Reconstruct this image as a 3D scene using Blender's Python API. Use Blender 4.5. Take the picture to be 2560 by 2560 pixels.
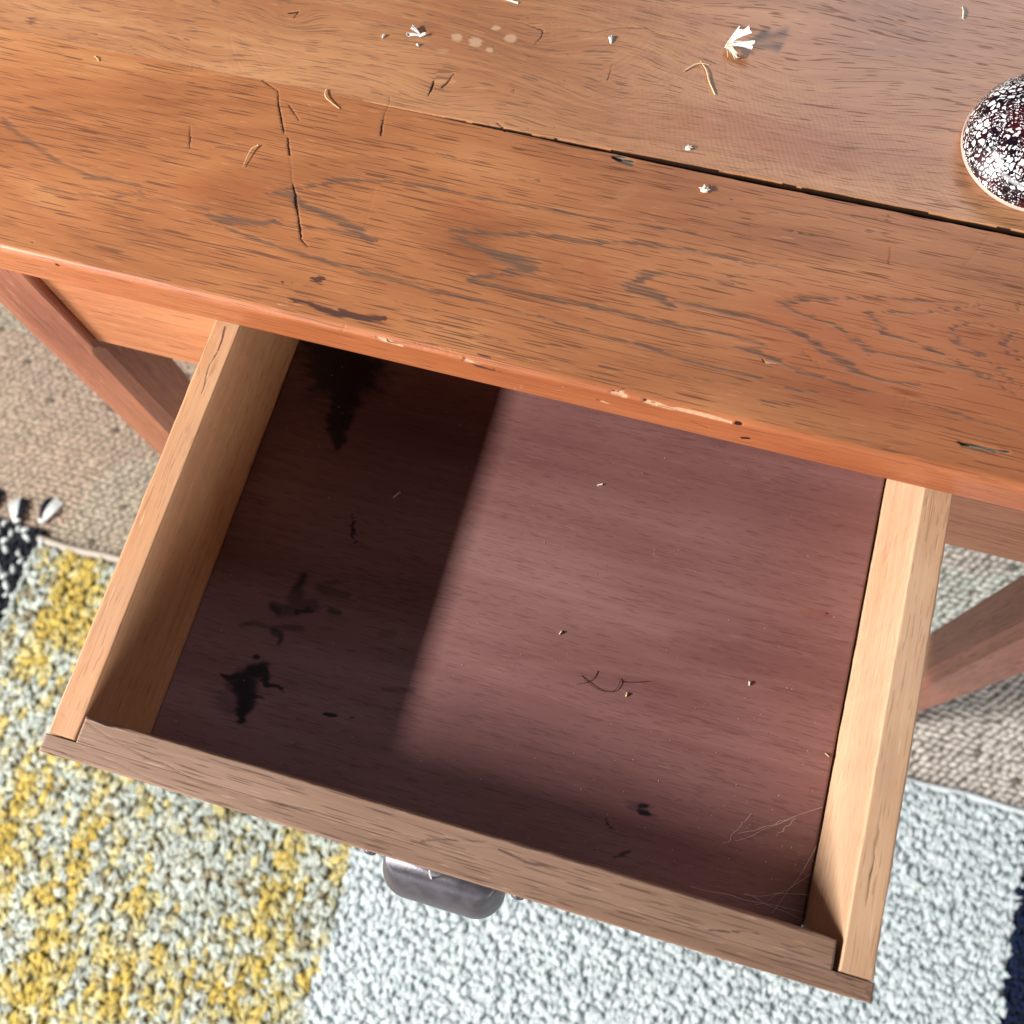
import bpy, math, random
import numpy as np
from mathutils import Vector, Matrix

scene = bpy.context.scene
for o in list(bpy.data.objects):
    bpy.data.objects.remove(o, do_unlink=True)

# ------------------------------------------------------------------ camera, light, exposure
H = 0.72                       # height of the tabletop's underside above the floor
cam_data = bpy.data.cameras.new('camera')
cam = bpy.data.objects.new('camera', cam_data)
scene.collection.objects.link(cam)
scene.camera = cam
cam.location = (0.27073, -0.22101, 0.5169 + H)
cam.rotation_euler = (0.31295, 0.05307, 0.27608)
cam_data.sensor_width = 36.0
cam_data.lens = 2575.32 / 2560 * 36.0
cam_data.clip_start = 0.01
cam_data.clip_end = 50
cam_data.dof.use_dof = True
cam_data.dof.focus_distance = 0.56
cam_data.dof.aperture_fstop = 8.0

world = bpy.data.worlds.new('World')
scene.world = world
world.use_nodes = True
bg = world.node_tree.nodes['Background']
bg.inputs[0].default_value = (0.92, 0.95, 1.0, 1)
bg.inputs[1].default_value = 0.07

def area(name, loc, target, sx, sy, power, color, spread=None):
    d = bpy.data.lights.new(name, 'AREA')
    d.shape = 'RECTANGLE'; d.size = sx; d.size_y = sy
    d.energy = power; d.color = color
    if spread: d.spread = math.radians(spread)
    o = bpy.data.objects.new(name, d)
    scene.collection.objects.link(o)
    o.location = loc
    dirv = Vector(target) - Vector(loc)
    o.rotation_euler = dirv.to_track_quat('-Z', 'Y').to_euler()
    return o

# low window to the left: long and shallow
area('window_light_left', (-1.46, -0.78, H + 0.855), (0.24, -0.78, H - 0.16), 0.60, 0.075, 112, (1.0, 0.96, 0.90))
# window behind the desk, mirrored in the varnish
area('window_light_back', (0.62, 1.75, H + 1.50), (0.30, 0.20, H), 1.0, 0.36, 14, (0.80, 0.90, 1.0))
# low, wide window in front and to the left
area('window_light_front', (-0.75, -2.2, H + 0.30), (0.2, -0.1, H - 0.1), 1.6, 0.5, 27, (1.0, 0.97, 0.94))
# paler daylight from the front right
area('window_light_right', (1.9, -1.4, H + 0.24), (0.3, 0.0, H - 0.15), 1.4, 0.5, 29, (1.0, 0.97, 0.93))

vs = scene.view_settings
vs.view_transform = 'Standard'
vs.look = 'None'
vs.exposure = 0.0
vs.gamma = 1.0
vs.use_curve_mapping = False
scene.render.engine = 'CYCLES'
scene.cycles.max_bounces = 6
scene.cycles.diffuse_bounces = 4
scene.cycles.glossy_bounces = 2

# ------------------------------------------------------------------ helpers
COL = scene.collection
T = 0.02742        # tabletop thickness
W = 0.42           # drawer width
D = 0.25012        # how far it is pulled out
LIP, TF, TS = 0.00902, 0.02263, 0.01661
ZT = -0.004        # drawer rim, from the tabletop's underside
ZB = -0.0898       # drawer floor
YG = 0.14334       # joint between the two front boards

def link(o, parent=None):
    COL.objects.link(o)
    if parent: o.parent = parent
    return o

def empty(name, loc=(0, 0, 0)):
    o = bpy.data.objects.new(name, None)
    o.location = loc
    o.empty_display_size = 0.02
    return link(o)

def tag(o, label=None, cat=None, group=None, kind=None):
    if label: o['label'] = label
    if cat: o['category'] = cat
    if group: o['group'] = group
    if kind: o['kind'] = kind
    return o

def mesh_obj(name, verts, faces, mat, parent=None, smooth=True, attrs=None, colors=None):
    """verts are world coordinates measured from the tabletop's underside for z; H is added here."""
    v = np.array(verts, dtype=np.float64).reshape(-1, 3).copy()
    v[:, 2] += H
    if parent is not None:
        v -= np.array(parent.matrix_basis.translation)[None, :] if parent.parent is None else \
             np.array(parent.matrix_basis.translation + parent.parent.matrix_basis.translation)[None, :]
    me = bpy.data.meshes.new(name)
    if isinstance(faces, np.ndarray):
        k = faces.shape[1]
        n = len(faces)
        me.vertices.add(len(v)); me.vertices.foreach_set('co', v.astype(np.float32).ravel())
        me.loops.add(n * k); me.loops.foreach_set('vertex_index', faces.astype(np.int32).ravel())
        me.polygons.add(n)
        me.polygons.foreach_set('loop_start', np.arange(0, n * k, k, dtype=np.int32))
        me.polygons.foreach_set('loop_total', np.full(n, k, dtype=np.int32))
        me.update(calc_edges=True)
    else:
        me.from_pydata([tuple(p) for p in v], [], [tuple(f) for f in faces])
    me.validate()
    me.polygons.foreach_set('use_smooth', np.full(len(me.polygons), bool(smooth)))
    if attrs:
        for an, av in attrs.items():
            a = me.attributes.new(an, 'FLOAT', 'POINT')
            a.data.foreach_set('value', np.asarray(av, dtype=np.float32).ravel())
    if colors is not None:
        a = me.attributes.new('tint', 'FLOAT_COLOR', 'POINT')
        c = np.ones((len(v), 4), dtype=np.float32); c[:, :3] = colors
        a.data.foreach_set('color', c.ravel())
    me.update()
    me.materials.append(mat)
    o = bpy.data.objects.new(name, me)
    return link(o, parent)

def add_bevel(o, w, seg=2):
    m = o.modifiers.new('bevel', 'BEVEL'); m.width = w; m.segments = seg; m.limit_method = 'ANGLE'
    m.harden_normals = True
    return o

# --- numpy noise
_rng = np.random.RandomState(11)
_tab = _rng.rand(256, 256)
def vnoise(x, y, seed=0):
    x = np.asarray(x, float) + seed * 17.13; y = np.asarray(y, float) + seed * 7.71
    xi = np.floor(x).astype(int); yi = np.floor(y).astype(int)
    fx = x - xi; fy = y - yi
    fx = fx * fx * (3 - 2 * fx); fy = fy * fy * (3 - 2 * fy)
    g = lambda a, b: _tab[a & 255, b & 255]
    return (g(xi, yi) * (1 - fx) * (1 - fy) + g(xi + 1, yi) * fx * (1 - fy) +
            g(xi, yi + 1) * (1 - fx) * fy + g(xi + 1, yi + 1) * fx * fy)
def fnoise(x, y, seed=0, octs=3):
    s = 0; a = 1; t = 0
    for i in range(octs):
        s = s + a * vnoise(x * 2 ** i, y * 2 ** i, seed + i * 3); t += a; a *= 0.5
    return s / t

def raster(strokes, xs, ys, along='x', warp=1.0):
    """Marks worn, grown or painted into a surface: polylines with a width, on the grid xs x ys (metres)."""
    X, Y = np.meshgrid(xs, ys, indexing='ij')
    if along == 'x':
        wx = (fnoise(X * 60, Y * 1100, 1) - .5) * 0.014 * warp
        wy = (fnoise(X * 120, Y * 700, 5) - .5) * 0.0022 * warp
    else:
        wx = (fnoise(X * 700, Y * 120, 1) - .5) * 0.0014 * warp
        wy = (fnoise(X * 900, Y * 90, 5) - .5) * 0.006 * warp
    out = {k: np.zeros(X.shape) for k in 'gcsrlakup'}
    for kind, st, txt in strokes:
        P = np.array([[float(q) for q in p.split(',')] for p in txt.split()]) / 1e4
        wm = P[:, 2].max() / 2 + 0.006
        i0, i1 = np.searchsorted(xs, [P[:, 0].min() - wm, P[:, 0].max() + wm])
        j0, j1 = np.searchsorted(ys, [P[:, 1].min() - wm, P[:, 1].max() + wm])
        if i1 <= i0 or j1 <= j0: continue
        k = 0.08 if kind == 'c' else 0.2 if kind in 'la' else 0.35 if kind == 'k' else 1.0
        if kind in 'rup': k = 1.5
        Xs = X[i0:i1, j0:j1] + wx[i0:i1, j0:j1] * k; Ys = Y[i0:i1, j0:j1] + wy[i0:i1, j0:j1] * k
        best = np.zeros(Xs.shape)
        for a, b in zip(P[:-1], P[1:]):
            dx, dy = b[0] - a[0], b[1] - a[1]
            L2 = dx * dx + dy * dy + 1e-12
            t = np.clip(((Xs - a[0]) * dx + (Ys - a[1]) * dy) / L2, 0, 1)
            d = np.hypot(Xs - a[0] - t * dx, Ys - a[1] - t * dy)
            hw = (a[2] + t * (b[2] - a[2])) / 2 * (0.75 if kind == 'c' else 1.0); fade = np.clip(hw / 0.00045, 0.3, 1); hw = np.maximum(hw, 0.00045)
            soft = 1.5 if kind in 'rup' else (1.5 if kind == 'k' else 0.9 if kind in 'gs' else 0.7)
            v = np.clip((1 - d / hw) / soft + (0.35 if kind in 'gsk' else 0.3), 0, 1)
            if kind in 'rup': v = np.clip(1.25 - d / hw, 0, 1); v = v * v * (3 - 2 * v)
            best = np.maximum(best, v * fade)
        if kind == 'k':
            nz = fnoise(Xs * 160, Ys * 420, 71) - .5
            best = np.clip(best * 1.5 + (best > 0) * nz * 0.75 * st, 0, 1)
        sub = out[kind][i0:i1, j0:j1]
        np.maximum(sub, best * st, out=sub)
    return out

def grid_faces(nx, ny, base=0, flip=False):
    i, j = np.meshgrid(np.arange(nx - 1), np.arange(ny - 1), indexing='ij')
    a = (i * ny + j).ravel() + base
    f = np.stack([a, a + ny, a + ny + 1, a + 1], 1)
    return f[:, ::-1] if flip else f

def slab_data(xs, ys, ztop, zbot, edge_r=0.001, jit=0.0004, marks=None, dz=None, seed=0, open_sides=''):
    """A board with a finely divided upper face, worn arrises, and plain sides and underside."""
    nx, ny = len(xs), len(ys)
    X, Y = np.meshgrid(xs, ys, indexing='ij')
    Z = np.full(X.shape, ztop)
    ex = np.minimum(X - xs[0], xs[-1] - X); ey = np.minimum(Y - ys[0], ys[-1] - Y)
    if '+y' in open_sides: ey = Y - ys[0]
    if '-y' in open_sides: ey = ys[-1] - Y
    e = np.minimum(ex, ey)
    rr = edge_r * (0.6 + 0.9 * fnoise(X * 40, Y * 40, seed + 2))
    q = np.clip(1 - e / rr, 0, 1)
    Z = Z - rr * (1 - np.sqrt(np.maximum(1 - q * q, 0)))
    if dz is not None: Z = Z + dz
    Xj = X.copy(); Yj = Y.copy()
    nb = (fnoise(X * 70, Y * 70, seed + 7) - .5) * 2 * jit
    Xj[0, :] += nb[0, :]; Xj[-1, :] += nb[-1, :]; 
    if '-y' not in open_sides: Yj[:, 0] += nb[:, 0]
    if '+y' not in open_sides: Yj[:, -1] += nb[:, -1]
    V = np.stack([Xj, Yj, Z], -1).reshape(-1, 3)
    F = grid_faces(nx, ny)
    # walls
    idx = np.arange(nx * ny).reshape(nx, ny)
    loop = np.concatenate([idx[:, 0], idx[-1, 1:], idx[-2::-1, -1], idx[0, -2:0:-1]])
    low = V[loop].copy(); low[:, 2] = zbot
    mid = V[loop].copy(); mid[:, 2] -= 0.0015
    n0 = len(V); m = len(loop)
    V = np.vstack([V, mid, low])
    k = np.arange(m); k2 = (k + 1) % m
    F2 = np.stack([loop[k], n0 + k, n0 + k2, loop[k2]], 1)
    F3 = np.stack([n0 + k, n0 + m + k, n0 + m + k2, n0 + k2], 1)
    c = n0 + m
    corners = [c, c + nx - 1, c + nx - 1 + ny - 1, c + 2 * (nx - 1) + ny - 1]
    F4 = np.array([[corners[0], corners[3], corners[2], corners[1]]])
    F = np.vstack([F, F2, F3, F4])
    attrs = {}
    if marks is not None:
        for kk, mv in marks.items():
            attrs['m_' + kk] = np.concatenate([mv.ravel(), mv.ravel()[loop], np.zeros(m)])
    return V, F, attrs

def box_data(x0, x1, y0, y1, z0, z1):
    V = [(x, y, z) for x in (x0, x1) for y in (y0, y1) for z in (z0, z1)]
    F = [(0, 1, 3, 2), (4, 6, 7, 5), (0, 4, 5, 1), (2, 3, 7, 6), (0, 2, 6, 4), (1, 5, 7, 3)]
    return V, F

def tube_data(pts, r0, r1=None, sides=6, ends=True):
    P = [Vector(p) for p in pts]
    # catmull-rom resample
    Q = []
    n = len(P)
    for i in range(n - 1):
        p0 = P[max(i - 1, 0)]; p1 = P[i]; p2 = P[i + 1]; p3 = P[min(i + 2, n - 1)]
        for k in range(5):
            t = k / 5
            Q.append(0.5 * ((2 * p1) + (-p0 + p2) * t + (2 * p0 - 5 * p1 + 4 * p2 - p3) * t * t + (-p0 + 3 * p1 - 3 * p2 + p3) * t ** 3))
    Q.append(P[-1])
    r1 = r0 if r1 is None else r1
    V = []; F = []
    m = len(Q)
    for i, q in enumerate(Q):
        d = (Q[min(i + 1, m - 1)] - Q[max(i - 1, 0)]).normalized()
        a = d.cross(Vector((0, 0, 1)))
        if a.length < 1e-4: a = Vector((1, 0, 0))
        a.normalize(); b = d.cross(a)
        r = r0 + (r1 - r0) * i / (m - 1)
        for s in range(sides):
            th = 2 * math.pi * s / sides
            V.append(q + (a * math.cos(th) + b * math.sin(th)) * r)
    for i in range(m - 1):
        for s in range(sides):
            s2 = (s + 1) % sides
            F.append((i * sides + s, i * sides + s2, (i + 1) * sides + s2, (i + 1) * sides + s))
    F.append(tuple(range(sides))); F.append(tuple((m - 1) * sides + s for s in reversed(range(sides))))
    return V, F

def merge(*datas):
    V = []; F = []
    for v, f in datas:
        b = len(V)
        V += [tuple(p) for p in v]; F += [tuple(i + b for i in q) for q in f]
    return V, F

# --- node helper
class NT:
    def __init__(self, name):
        self.mat = bpy.data.materials.new(name); self.mat.use_nodes = True
        self.t = self.mat.node_tree
        self.bsdf = self.t.nodes['Principled BSDF']
        self.co = self.t.nodes.new('ShaderNodeTexCoord').outputs['Object']
    def put(self, sock, v):
        if hasattr(v, 'is_output') or isinstance(v, bpy.types.NodeSocket): self.t.links.new(v, sock)
        else: sock.default_value = v
    def math(self, op, a, b=0.0, c=0.0, clamp=False):
        n = self.t.nodes.new('ShaderNodeMath'); n.operation = op; n.use_clamp = clamp
        self.put(n.inputs[0], a); self.put(n.inputs[1], b); self.put(n.inputs[2], c)
        return n.outputs[0]
    def map(self, scale=(1, 1, 1), loc=(0, 0, 0), rot=(0, 0, 0), co=None):
        n = self.t.nodes.new('ShaderNodeMapping')
        self.put(n.inputs['Vector'], co or self.co)
        n.inputs['Scale'].default_value = scale; n.inputs['Location'].default_value = loc; n.inputs['Rotation'].default_value = rot
        return n.outputs[0]
    def noise(self, co, scale=1.0, detail=3.0, rough=0.5, dist=0.0, color=False):
        n = self.t.nodes.new('ShaderNodeTexNoise')
        self.put(n.inputs['Vector'], co); n.inputs['Scale'].default_value = scale
        n.inputs['Detail'].default_value = detail; n.inputs['Roughness'].default_value = rough; n.inputs['Distortion'].default_value = dist
        return n.outputs['Color' if color else 'Fac']
    def voronoi(self, co, scale=1.0, feature='F1', rand=1.0, out='Distance'):
        n = self.t.nodes.new('ShaderNodeTexVoronoi'); n.feature = feature
        self.put(n.inputs['Vector'], co); n.inputs['Scale'].default_value = scale; n.inputs['Randomness'].default_value = rand
        return n.outputs[out]
    def ramp(self, fac, stops, interp='LINEAR'):
        n = self.t.nodes.new('ShaderNodeValToRGB'); n.color_ramp.interpolation = interp
        while len(n.color_ramp.elements) < len(stops): n.color_ramp.elements.new(0.5)
        for e, (p, c) in zip(n.color_ramp.elements, stops):
            e.position = p; e.color = c if len(c) == 4 else (*c, 1)
        self.put(n.inputs[0], fac)
        return n.outputs[0]
    def step(self, fac, lo, hi):
        n = self.t.nodes.new('ShaderNodeMapRange'); n.interpolation_type = 'SMOOTHSTEP'
        self.put(n.inputs[0], fac); n.inputs[1].default_value = lo; n.inputs[2].default_value = hi
        return n.outputs[0]
    def mix(self, fac, a, b, mode='MIX'):
        n = self.t.nodes.new('ShaderNodeMix'); n.data_type = 'RGBA'; n.blend_type = mode
        self.put(n.inputs[0], fac)
        for s, v in ((n.inputs[6], a), (n.inputs[7], b)):
            self.put(s, v if not isinstance(v, tuple) else (*v, 1) if len(v) == 3 else v)
        return n.outputs[2]
    def attr(self, name, what='Fac'):
        n = self.t.nodes.new('ShaderNodeAttribute'); n.attribute_name = name
        return n.outputs[what]
    def add_co(self, co, vec, fac):
        n = self.t.nodes.new('ShaderNodeVectorMath'); n.operation = 'MULTIPLY_ADD'
        self.put(n.inputs[0], vec); n.inputs[1].default_value = fac; self.put(n.inputs[2], co)
        return n.outputs[0]
    def bump(self, height, strength=0.3, dist=0.001, normal=None):
        n = self.t.nodes.new('ShaderNodeBump'); n.inputs['Strength'].default_value = strength; n.inputs['Distance'].default_value = dist
        self.put(n.inputs['Height'], height)
        if normal: self.put(n.inputs['Normal'], normal)
        return n.outputs[0]
    def out(self, color=None, rough=None, normal=None, spec=None, **kw):
        if color is not None: self.put(self.bsdf.inputs['Base Color'], color if not isinstance(color, tuple) else (*color, 1))
        if rough is not None: self.put(self.bsdf.inputs['Roughness'], rough)
        if normal is not None: self.put(self.bsdf.inputs['Normal'], normal)
        if spec is not None: self.put(self.bsdf.inputs['Specular IOR Level'], spec)
        for k, v in kw.items(): self.put(self.bsdf.inputs[k], v)
        return self.mat

# ------------------------------------------------------------------ materials
def wood(name, c_dark, c_mid, c_light, pore=(0.05, 0.02, 0.01), along='x', rough=0.38, figure=0.0, pore_amt=0.8,
         tone_scale=1.0, marks='', offset=(0, 0, 0), spec=0.5, pore_w=1300, pore_thr=(0.64, 0.69), pale_dashes=0.30, fibre=0.5, pore_len=1.0, red=(0.33, 0.075, 0.024)):
    n = NT(name)
    def S(a, b, c=None):       # a along the grain, b across
        c = b if c is None else c
        return {'x': (a, b, c), 'y': (b, a, c), 'z': (b, c, a)}[along]
    if 'w' in marks:
        sx = n.t.nodes.new('ShaderNodeSeparateXYZ'); n.put(sx.inputs[0], n.co)
        cx = n.t.nodes.new('ShaderNodeCombineXYZ'); n.put(cx.inputs[0], sx.outputs[0]); n.put(cx.inputs[1], n.attr('m_w')); n.put(cx.inputs[2], sx.outputs[2])
        wco = cx.outputs[0]
    co = n.map((1, 1, 1), offset)
    if 'W' in marks: co = n.map((1, 1, 1), offset, co=wco)      # pores swirl with the rings as well
    rco = n.map((1, 1, 1), offset, co=wco) if 'w' in marks else co
    if figure:
        w = n.noise(n.map(S(5, 9), (3, 1, 0), co=co), 1.0, 1.0, color=True)
        nn = n.t.nodes.new('ShaderNodeVectorMath'); nn.operation = 'SUBTRACT'; n.put(nn.inputs[0], w); nn.inputs[1].default_value = (.5, .5, .5)
        co = n.add_co(co, nn.outputs[0], tuple(figure * f for f in S(0.3, 1.0)))
    tone = n.noise(n.map(S(2.2 * tone_scale, 14 * tone_scale), co=rco), 1.0, 2, 0.55, 0.4)
    blot = n.noise(n.map(S(9, 16), (5, 2, 1), co=co), 1.0, 1, 0.5)
    fib = n.noise(n.map(S(13, 760), co=co), 1.0, 2, 0.6)
    fib2 = n.noise(n.map(S(3.5, 210), (2, 0, 4), co=rco), 1.0, 1, 0.5)
    f = n.math('MULTIPLY_ADD', fib, 0.55 * fibre, n.math('MULTIPLY_ADD', fib2, 0.95 * fibre, n.math('MULTIPLY_ADD', tone, 0.7, n.math('MULTIPLY', blot, 0.35))))
    tot = 1.5 * fibre + 1.05
    f = n.math('DIVIDE', f, tot)
    col = n.ramp(f, [(0.35, c_dark), (0.5, c_mid), (0.64, c_light)])
    # open pores: short dark dashes along the grain
    p1 = n.noise(n.map(S(40 / pore_len, pore_w), (1.3, 0.7, 2.1), co=co), 1.0, 0, 0.45)
    clus = n.noise(n.map(S(6, 45), (8, 3, 0), co=co), 1.0, 0)
    pv = n.math('ADD', p1, n.math('MULTIPLY', n.math('SUBTRACT', clus, 0.5), 0.12))
    pore_m = n.math('MULTIPLY', n.step(pv, *pore_thr), pore_amt)
    pale_dash = n.math('MULTIPLY', n.step(n.noise(n.map(S(70, 1000), (9.3, 4.7, 7.1), co=co), 1.0, 1, 0.45), 0.66, 0.76), pale_dashes)  # pale flecks of the wood itself, along the grain
    col = n.mix(pale_dash, col, tuple(min(1, c * 1.8 + 0.06) for c in c_light))
    col = n.mix(pore_m, col, pore)
    rgh = n.math('ADD', rough, n.math('MULTIPLY', pore_m, 0.25))
    if marks:
        streak = n.noise(n.map(S(45, 1300), (4, 4, 4), co=co), 1.0, 1, 0.6)
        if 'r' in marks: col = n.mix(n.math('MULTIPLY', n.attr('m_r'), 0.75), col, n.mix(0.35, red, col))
        if 'p' in marks: col = n.mix(n.math('MULTIPLY', n.attr('m_p'), 0.35), col, (0.30, 0.17, 0.15))
        if 'g' in marks:
            g = n.attr('m_g')
            gm = n.math('MULTIPLY', n.step(n.math('ADD', n.math('MULTIPLY', g, 0.50), n.math('MULTIPLY', n.math('SUBTRACT', streak, 0.5), 1.9)), 0.16, 0.62), n.step(g, 0.02, 0.45))
            halo = n.math('MULTIPLY', g, 0.42)
            col = n.mix(halo, col, (0.17, 0.085, 0.050))
            col = n.mix(n.math('MULTIPLY', gm, 0.66), col, (0.066, 0.040, 0.030))
            rgh = n.math('ADD', rgh, n.math('MULTIPLY', gm, 0.2))
            pass
        if 's' in marks:
            s = n.attr('m_s')
            sm = n.step(n.math('ADD', s, n.math('MULTIPLY', n.math('SUBTRACT', streak, 0.5), 0.7)), 0.25, 0.75)
            col = n.mix(n.math('MULTIPLY', sm, 0.85), col, (0.045, 0.020, 0.020))
        if 'l' in marks:
            l = n.attr('m_l')
            lm = n.step(n.math('ADD', l, n.math('MULTIPLY', n.math('SUBTRACT', streak, 0.5), 0.4)), 0.15, 0.8)
            col = n.mix(n.math('MULTIPLY', lm, 0.75), col, (0.54, 0.34, 0.21))
            rgh = n.math('ADD', rgh, n.math('MULTIPLY', lm, 0.2))
        if 'f' in marks: col = n.mix(n.math('MULTIPLY', n.attr('m_f'), 0.42), col, n.mix(1.0, col, (0.52, 0.40, 0.36), 'MULTIPLY'))
        if 'a' in marks:
            am = n.attr('m_a')
            ash = n.ramp(streak, [(0.35, (0.04, 0.03, 0.022)), (0.6, (0.25, 0.19, 0.13))])
            col = n.mix(n.step(am, 0.2, 0.7), col, ash)
        if 'u' in marks: col = n.mix(n.math('MULTIPLY', n.attr('m_u'), 0.6), col, (0.035, 0.018, 0.035))
        if 'k' in marks:
            k = n.attr('m_k')
            km = n.step(n.math('ADD', k, n.math('MULTIPLY', n.math('SUBTRACT', streak, 0.5), 0.22)), 0.12, 0.85)
            km = n.math('MULTIPLY', km, n.math('ADD', n.math('MULTIPLY', k, 0.5), 0.5))
            col = n.mix(n.math('MULTIPLY', km, 0.95), col, (0.006, 0.004, 0.008))
        if 'c' in marks:
            c = n.attr('m_c')
            col = n.mix(n.math('MULTIPLY', n.step(c, 0.1, 0.8), 0.95), col, (0.012, 0.008, 0.007))
            spec = n.math('MULTIPLY', n.math('SUBTRACT', 1.0, c, clamp=True), spec)
            rgh = n.math('ADD', rgh, n.math('MULTIPLY', c, 0.3))
    nrm = n.bump(fib, 0.22, 0.0004)
    return n.out(col, rgh, nrm, spec)

M_TOP = wood('varnished_tabletop_wood', (0.25, 0.082, 0.031), (0.405, 0.156, 0.061), (0.57, 0.275, 0.118), marks='rgslacw', rough=0.42, spec=0.5, figure=0.003, pore=(0.125, 0.040, 0.016), pore_amt=0.82, fibre=0.26, pale_dashes=0.14)
M_BACK = wood('knotty_tabletop_wood', (0.22, 0.080, 0.034), (0.37, 0.152, 0.066), (0.51, 0.245, 0.112), marks='rgslacfwW', rough=0.42, spec=0.8, figure=0.008, pore=(0.11, 0.044, 0.022), fibre=0.30, pale_dashes=0.16, pore_w=1600, pore_len=0.6, pore_amt=0.6, offset=(0.37, 0.11, 0.2))
M_FRAME = wood('reddish_frame_wood', (0.34, 0.115, 0.050), (0.47, 0.18, 0.080), (0.55, 0.24, 0.12), rough=0.42, pore=(0.10, 0.035, 0.018), pore_amt=0.7, offset=(0.21, 0.53, 0.1))
M_LEG = wood('reddish_leg_wood', (0.20, 0.068, 0.040), (0.30, 0.105, 0.060), (0.385, 0.155, 0.092), along='z', rough=0.42, pore=(0.10, 0.035, 0.018), pore_amt=0.5, offset=(0.41, 0.13, 0.1))
M_FRONT = wood('drawer_front_wood', (0.155, 0.084, 0.056), (0.220, 0.127, 0.086), (0.285, 0.175, 0.124), marks='csl', rough=0.55, pore=(0.09, 0.045, 0.03), offset=(0.61, 0.33, 0.1), spec=0.35)
M_SIDE = wood('pale_drawer_side_wood', (0.46, 0.195, 0.085), (0.60, 0.30, 0.145), (0.68, 0.41, 0.235), along='y', marks='csr', red=(0.36, 0.20, 0.12), rough=0.5, pore=(0.22, 0.10, 0.05), pore_amt=0.5, pore_thr=(0.655, 0.71), offset=(0.1, 0.33, 0.7), spec=0.35, pore_len=0.5, fibre=0.35)
M_SIDE_R = wood('tan_drawer_side_wood', (0.54, 0.31, 0.175), (0.66, 0.42, 0.26), (0.74, 0.52, 0.35), along='y', marks='csr', red=(0.36, 0.20, 0.12), rough=0.5, pore=(0.20, 0.09, 0.05), pore_amt=0.45, pore_thr=(0.655, 0.71), offset=(0.5, 0.83, 0.3), spec=0.35, pore_len=0.5, fibre=0.35)
M_BOT = wood('dark_drawer_bottom_wood', (0.152, 0.063, 0.061), (0.200, 0.093, 0.090), (0.255, 0.132, 0.127), marks='kurpl', pale_dashes=0.12, fibre=0.22, rough=0.40, spec=0.4, pore=(0.05, 0.016, 0.016), pore_amt=0.32, pore_len=0.4, offset=(0.15, 0.23, 0.3), tone_scale=1.3, red=(0.17, 0.035, 0.02))
M_STRIP = wood('dark_strip_wood', (0.03, 0.015, 0.01), (0.05, 0.025, 0.015), (0.07, 0.035, 0.02), rough=0.7)

# ------------------------------------------------------------------ floor and carpet
def simple(name, color, rough=0.8, spec=0.2, **kw):
    n = NT(name); return n.out(color, rough, None, spec, **kw)

def fibre_mat(name, rough=0.95, var=0.25):
    n = NT(name)
    c = n.attr('tint', 'Color')
    f = n.noise(n.map((1, 1, 1)), 900, 2, 0.6)
    c = n.mix(1.0, c, n.ramp(f, [(0.3, (1 - var,) * 3), (0.7, (1 + var * 0.3,) * 3)]), 'MULTIPLY')
    m = n.out(c, rough, None, 0.1, **{'Sheen Weight': 0.15, 'Sheen Roughness': 0.5})
    tr = n.t.nodes.new('ShaderNodeBsdfTranslucent'); n.put(tr.inputs[0], c)
    mx = n.t.nodes.new('ShaderNodeMixShader'); mx.inputs[0].default_value = 0.3
    n.t.links.new(n.bsdf.outputs[0], mx.inputs[1]); n.t.links.new(tr.outputs[0], mx.inputs[2])
    n.t.links.new(mx.outputs[0], n.t.nodes['Material Output'].inputs[0])
    return m
M_WOOL = fibre_mat('wool_yarn')
M_JUTE = fibre_mat('jute_yarn', var=0.35)

def carpet_mat():
    n = NT('carpet_backing')
    w = n.noise(n.map((90, 160, 1)), 1.0, 3, 0.6)
    c = n.ramp(w, [(0.3, (0.13, 0.105, 0.08)), (0.7, (0.34, 0.30, 0.24))])
    return n.out(c, 0.95, n.bump(w, 0.6, 0.002), 0.1)

def pellets(pos, length, width, height, yaw, pitch, tint, bend=None, sides=5):
    """One joined mesh of many small bent yarn lumps."""
    n = len(pos)
    rings = [(-0.72, 0.66), (0.0, 1.0), (0.72, 0.66)]
    t = [(-1, 0, 0)]
    for x, r in rings:
        for s in range(sides):
            th = 2 * math.pi * s / sides
            t.append((x, r * math.cos(th), r * math.sin(th)))
    t.append((1, 0, 0))
    t = np.array(t)
    tri = []
    for s in range(sides):
        s2 = (s + 1) % sides
        tri.append((0, 1 + s2, 1 + s))
        for k in range(2):
            a, b = 1 + k * sides + s, 1 + k * sides + s2
            c, d = a + sides, b + sides
            tri += [(a, b, d), (a, d, c)]
        tri.append((len(t) - 1, 1 + 2 * sides + s, 1 + 2 * sides + s2))
    tri = np.array(tri)
    V = np.repeat(t[None], n, 0)
    V = V * np.stack([length / 2, width / 2, height / 2], 1)[:, None, :]
    if bend is not None:
        V[:, :, 1] += bend[:, None] * (t[None, :, 0] ** 2) * (length / 2)[:, None]
        V[:, :, 2] -= 0.35 * (t[None, :, 0] ** 2) * height[:, None]
    cp, sp = np.cos(pitch)[:, None], np.sin(pitch)[:, None]
    x, y, z = V[..., 0], V[..., 1], V[..., 2]
    x, z = x * cp - z * sp, x * sp + z * cp
    cy, sy = np.cos(yaw)[:, None], np.sin(yaw)[:, None]
    V = np.stack([x * cy - y * sy, x * sy + y * cy, z], -1) + pos[:, None, :]
    m = len(t)
    F = (tri[None] + (np.arange(n) * m)[:, None, None]).reshape(-1, 3)
    return V.reshape(-1, 3), F, np.repeat(tint, m, 0)

ZF = -H     # floor level in these coordinates
R = np.random.RandomState(5)

V, F = box_data(-3, 3, -3, 3, ZF - 0.02, ZF)
floor = mesh_obj('floor', V, F, carpet_mat(), smooth=False)
tag(floor, 'flat woven beige jute carpet covering the floor', kind='structure')

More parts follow.
